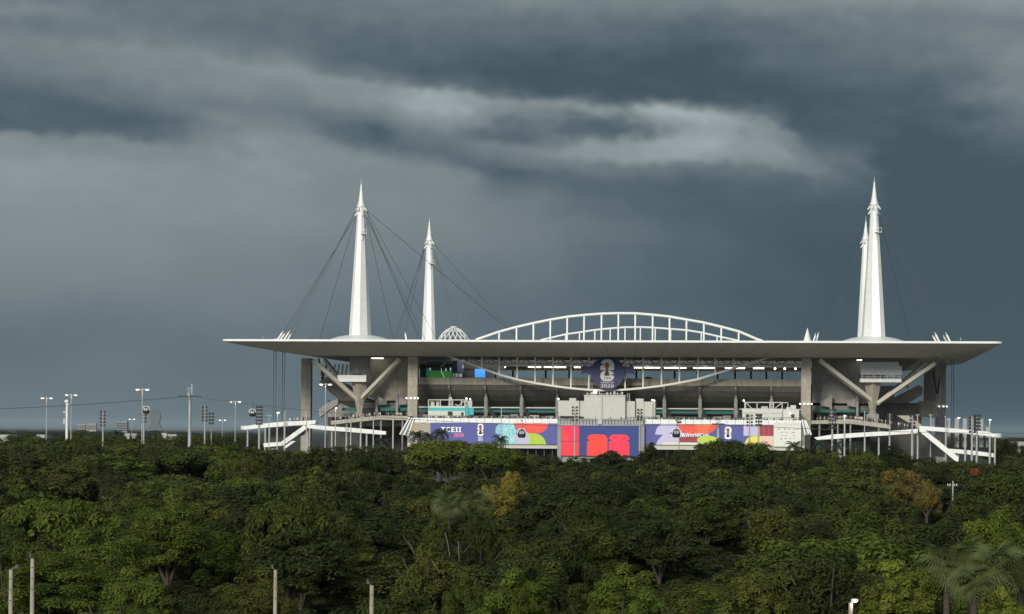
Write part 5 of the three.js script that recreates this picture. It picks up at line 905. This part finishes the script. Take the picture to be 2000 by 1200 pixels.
const petiole = plain(new THREE.CylinderGeometry(0.018, 0.03, 1, 5).rotateX(Math.PI / 2).translate(0, 0, 0.5));
function fanPalm(px, py, depth, Rr, label, n = 30) {
  const p = groundAt(px, depth), H = heightAt(px, py, depth) - Rr * 0.55, o = thing('fan_palm', label, 'palm', p); taken.push([p.x, p.z, Rr * 1.1, depth, px, py, Rr * FOCAL / depth]);
  put(o, 'trunk', [new THREE.CylinderGeometry(0.16, 0.2, H, 9, 6).translate(0, H / 2, 0), ...Array.from({ length: 10 }, (_, i) => new THREE.CylinderGeometry(0.19, 0.16, 0.1, 9).translate(0, H - 0.15 - i * 0.28, 0))], M.bark);
  const q = mulberry(Math.round(px));
  for (let i = 0; i < n; i++) {
    const f = new THREE.Group(); f.name = 'frond'; const up = mix(1.3, -0.55, Math.pow((i + 0.5) / n, 0.85)), l = Rr * 0.55 * (0.85 + 0.3 * q());
    const pt = new THREE.Mesh(petiole, LEAF.palm); pt.name = 'stalk'; pt.scale.set(1, 1, l); const b = new THREE.Mesh(FANS[i % 3], LEAF.palm); b.name = 'blade'; b.position.z = l * 0.97; b.rotation.set(0.2 + 0.6 * q(), 0, (q() - 0.5) * 1.7); b.scale.setScalar(Rr * (0.40 + 0.12 * q()));
    f.add(pt, b); f.rotation.order = 'YXZ'; f.rotation.set(-up, i * 2.4 + q() * 0.4, 0); f.position.y = H; o.add(f);
  }
}
const palmOf = (px, py, d, r, label) => fanPalm(px, py, d, r, label);
palmOf(1852, 1072, 122, 1.75, 'fan palm with blue-green fronds, leftmost of the cluster at lower right');
palmOf(1898, 1068, 128, 1.6, 'fan palm in the middle of the cluster at lower right, slightly behind');
palmOf(1948, 1074, 118, 1.75, 'fan palm right of the middle in the lower right cluster');
palmOf(1996, 1084, 120, 1.6, 'fan palm at the right edge of the picture');
palmOf(1905, 1108, 112, 1.35, 'lower small fan palm in front of the lower right cluster');
palmOf(878, 968, 215, 1.95, 'fan palm in the middle of the woodland, left of its twin');
palmOf(935, 966, 220, 1.85, 'fan palm in the middle of the woodland under the yellow-leaved tree');
// feather palms at the foot of the stadium
function featherCrown(seed) {
  const q = mulberry(seed), pos = [], idx = [], col = []; const tri = (a, b, c) => { const o = pos.length / 3; pos.push(...a, ...b, ...c); idx.push(o, o + 1, o + 2); for (let k = 0; k < 3; k++) col.push(1, 1, 1); };
  for (let f = 0; f < 18; f++) { const a = f * 2.4 + q(), e0 = mix(1.3, -0.3, f / 18), L = 1.0; let x = 0, y = 0, e = e0; const ca = Math.cos(a), sa = Math.sin(a);
    for (let k = 0; k < 11; k++) { const t = k / 11, st = L / 11, nx = x + Math.cos(e) * st, ny = y + Math.sin(e) * st, w = 0.26 * Math.sin(Math.PI * Math.min(1, 0.12 + t * 0.88)); const P0 = [x * ca, y, x * sa], P1 = [nx * ca, ny, nx * sa], mx = (x + nx) / 2 + 0.05, my = (y + ny) / 2 - w * 0.5; tri(P0, P1, [mx * ca - sa * w, my, mx * sa + ca * w]); tri(P0, P1, [mx * ca + sa * w, my, mx * sa - ca * w]); x = nx; y = ny; e -= 0.17 + 0.05 * q(); } }
  const g = new THREE.BufferGeometry(); g.setAttribute('position', new THREE.Float32BufferAttribute(pos, 3)); g.setAttribute('color', new THREE.Float32BufferAttribute(col, 3)); g.setIndex(idx); return g;
}
const FEATHER = [featherCrown(41), featherCrown(42)];
[[815, 838, 640, 3.1, 'feather palm in front of the striped seating picture on the left banner'], [838, 841, 630, 3.0, 'feather palm below the blue start of the left banner'], [861, 834, 625, 2.9, 'feather palm in front of the white banner letters'], [978, 848, 640, 2.8, 'feather palm in front of the left banner emblem and palm pattern'], [748, 853, 650, 2.8, 'feather palm at the right end of the left ramp'], [1552, 859, 630, 3.0, 'feather palm with drooping dark fronds before the white marked board'], [1600, 857, 640, 2.6, 'feather palm right of the terrace front by the right pylon'], [1636, 858, 650, 2.5, 'feather palm under the left end of the right ramp'], [1672, 860, 660, 2.3, 'small feather palm below the long right ramp band'], [228, 838, 1000, 3.4, 'lone dark feather palm on the distant left skyline']].forEach(([px, py, d, r, label], i) => {
  const p = groundAt(px, d), H = heightAt(px, py, d) - r * 0.55, o = thing('feather_palm', label, 'palm', p); taken.push([p.x, p.z, r, d, px, py, r * FOCAL / d]);
  put(o, 'trunk', tube([V(0, 0, 0), V(0.25, H * 0.5, 0), V(0, H, 0)], 0.16, 8, 6), M.barkGrey);
  const c = new THREE.Mesh(FEATHER[i % 2], LEAF.palmDark); c.name = 'crown'; c.scale.setScalar(r * 1.15); c.position.y = H; c.rotation.y = i * 1.3; o.add(c);
});
// the rest of the woodland: single trees where they show large, one mass beyond
{
  const top = (px) => poly([[-300, 856], [0, 856], [300, 862], [470, 864], [550, 873], [640, 863], [760, 861], [1000, 870], [1060, 886], [1250, 884], [1400, 874], [1560, 866], [1640, 872], [1720, 873], [1800, 885], [1870, 901], [1960, 900], [2300, 890]], px);
  const list = [];
  for (let d = 80; d < 648; d += 5.6 + d * 0.021) {
    const Rm = mix(4.0, 6.6, smooth(100, 480, d)), step = Rm * 1.36, half = d * 0.31 + 14;
    for (let x = -half + rr(0, step); x < half; x += step * rr(0.8, 1.2)) {
      const z = -(d + rr(-3.5, 3.5)), px = 1000 + x / -z * FOCAL, Rr = Rm * (rng() < 0.18 ? rr(1.2, 1.5) : rr(0.66, 1.15));
      let H = d < 140 ? rr(7.2, 10.4) : d < 300 ? rr(7.6, 12.2) : d < 440 ? rr(9, 12.6) : at(px, top(px) + rr(0, d > 540 ? 14 : 34), -z).y;
      const py = HORIZON - (H - EYE) / -z * FOCAL + (px - 1000) * ROLL; if (py < top(px)) H += (py - top(px) - rr(0, 9)) / FOCAL * -z;
      if (H < 4.5) continue;
      const pyy = HORIZON - (H - EYE) / -z * FOCAL + (px - 1000) * ROLL, hw = Rr / -z * FOCAL; let bad = false;
      for (const [hx, hz, hr, hd, hpx, hpy, hh] of taken) { if (Math.hypot(hx - x, hz - z) < (hr + Rr) * 0.62) { bad = true; break; } if (-z < hd && Math.abs(px - hpx) < hw * 0.7 + hh * 0.6 && pyy < hpy + hh * (hd > 450 ? 0.45 : 0.95)) { bad = true; break; } }
      for (const [ppx, pd, pb] of [[23, 112, 1196], [65, 112, 1198], [540, 118, 1176], [728, 108, 1210], [1664, 100, 1210], [1862, 380, 950]]) if (-z < pd + 1 && Math.abs(px - ppx) < hw + 12 && pyy < pb) bad = true;
      if (bad) continue;
      list.push([x, z, H, Rr, px, pyy, hw]);
    }
  }
  list.sort((a, b) => b[6] - a[6]);
  const inView = list.filter((t) => Math.abs(t[4] - 1000) < 1000 + t[6] * 0.7), single = inView.slice(0, Math.max(0, 292 - treeCount)), chosen = new Set(single), rest = list.filter((t) => !chosen.has(t));
  const kinds = { dark: 'dark green', deep: 'very dark green', mid: 'plain green', olive: 'olive green', bright: 'fresh green' };
  const spots = [[140, 'far left'], [300, 'tallest left lamp post'], [430, 'cable car pylon'], [600, 'left ramp'], [780, 'left mast foot'], [940, 'white banner letters'], [1090, 'palm pattern banner'], [1250, 'big screen'], [1420, 'lilac banner shapes'], [1580, 'dark red banner block'], [1720, 'right mast foot'], [1860, 'right ramp'], [9999, 'far right']];
  const planned = single.map(([x, z, H, Rr, px]) => {
    const q = n2(x * 0.02, z * 0.02) * 0.5 + 0.5 + rr(-0.3, 0.3) + (px < 700 ? 0.12 : px > 1050 ? -0.12 : 0), k = q > 0.86 ? 'bright' : q > 0.66 ? 'olive' : q > 0.42 ? 'mid' : q > 0.2 ? 'dark' : 'deep';
    const d = -z, zone = d < 150 ? 'nearest rows' : d < 300 ? 'middle rows' : 'far rows', place = spots.find(([e]) => px < e)[1];
    return { x, z, H, Rr, px, k, d, key: `${kinds[k]} tree, ${zone}, ${place.startsWith('far') ? 'at ' + place : 'below ' + place}` };
  });
  const byKey = {}; for (const p of planned) (byKey[p.key] ??= []).push(p);
  const ordinal = ['first', 'second', 'third', 'fourth', 'fifth', 'sixth', 'seventh', 'eighth'];
  for (const [key, ps] of Object.entries(byKey)) ps.sort((a, b) => a.px - b.px).forEach((p, i) => {
    const form = rng(), wide = form > 0.82 && p.d > 150;
    tree(p.x, p.z, p.H, p.Rr * (wide ? 1.3 : 1), wide ? LAYER : form < 0.2 && p.d > 150 ? DENSE : p.d < 170 ? (form < 0.35 ? TUFT : NEAR) : p.d < 380 ? MID : FAR, LEAF[p.k], key + (ps.length > 1 ? `, ${ordinal[i] ?? 'ninth'} from left` : ''), 'broadleaf trees of the woodland', wide ? rr(0.6, 0.72) : rr(0.84, 0.95));
  });
  // far rows and the flat land beyond, out to the horizon
  for (let d = 670; d < 7000; d *= 1.045) for (let x = -d * 0.24; x < d * 0.24; x += Math.max(11, d * 0.011) * rr(0.7, 1.5)) {
    const z = -d * rr(0.985, 1.015), px = 1000 + x / -z * FOCAL; if (px > 500 && px < 1930) continue; if (px > 470 && px < 1960 && d < 1060) continue;
    const H = px < 500 && d < 1500 ? at(px, 846 + rr(0, 13), -z).y : rr(6.5, 10) + (rng() < 0.06 ? 3 : 0); rest.push([x, z, px > 1900 ? H + 2 : H, Math.max(rr(4.5, 7), d * 0.0035), px]);
  }
  const im = [0, 1, 2].map((k) => new THREE.InstancedMesh(FAR[k], LEAF.dark, 1));
  const kinds2 = [[0.031, 0.039, 0.009], [0.044, 0.054, 0.011], [0.060, 0.070, 0.014]], mt = new THREE.Matrix4(), qn = new THREE.Quaternion(), up = V(0, 1, 0), col = new THREE.Color();
  const mass = new THREE.InstancedMesh(FAR[0], leafMat(1, 1, 1), rest.length); mass.name = 'woods';
  rest.forEach(([x, z, H, Rr], i) => { mt.compose(V(x, H * 0.08, z), qn.setFromAxisAngle(up, rng() * 6.28), V(Rr, H * 0.92, Rr)); mass.setMatrixAt(i, mt); mass.setColorAt(i, col.setRGB(...kinds2[Math.floor(rng() * 3)])); });
  scene.add(mass); tag(mass, 'continuous far woodland behind the single trees and out to the horizon', 'woods', null, 'stuff');
  const low = []; for (let d = 82; d < 655; d += 4.4 + d * 0.006) for (let x = -d * 0.31 - 14; x < d * 0.31 + 14; x += rr(4, 7)) low.push([x, -d + rr(-2, 2)]);
  const brush = new THREE.InstancedMesh(FAR[1], leafMat(1, 1, 1), low.length); brush.name = 'undergrowth';
  low.forEach(([x, z], i) => { mt.compose(V(x, -0.4, z), qn.setFromAxisAngle(up, rng() * 6.28), V(rr(2.8, 4.2), rr(2.6, 4.6), rr(2.8, 4.2))); brush.setMatrixAt(i, mt); brush.setColorAt(i, col.setRGB(...kinds2[Math.floor(rng() * 3)])); });
  scene.add(brush); tag(brush, 'low dark undergrowth filling the ground between the trees', 'undergrowth', null, 'stuff');
  console.log('trees', treeCount, 'mass', rest.length, 'list', list.length);
}
renderer.render(scene, camera);
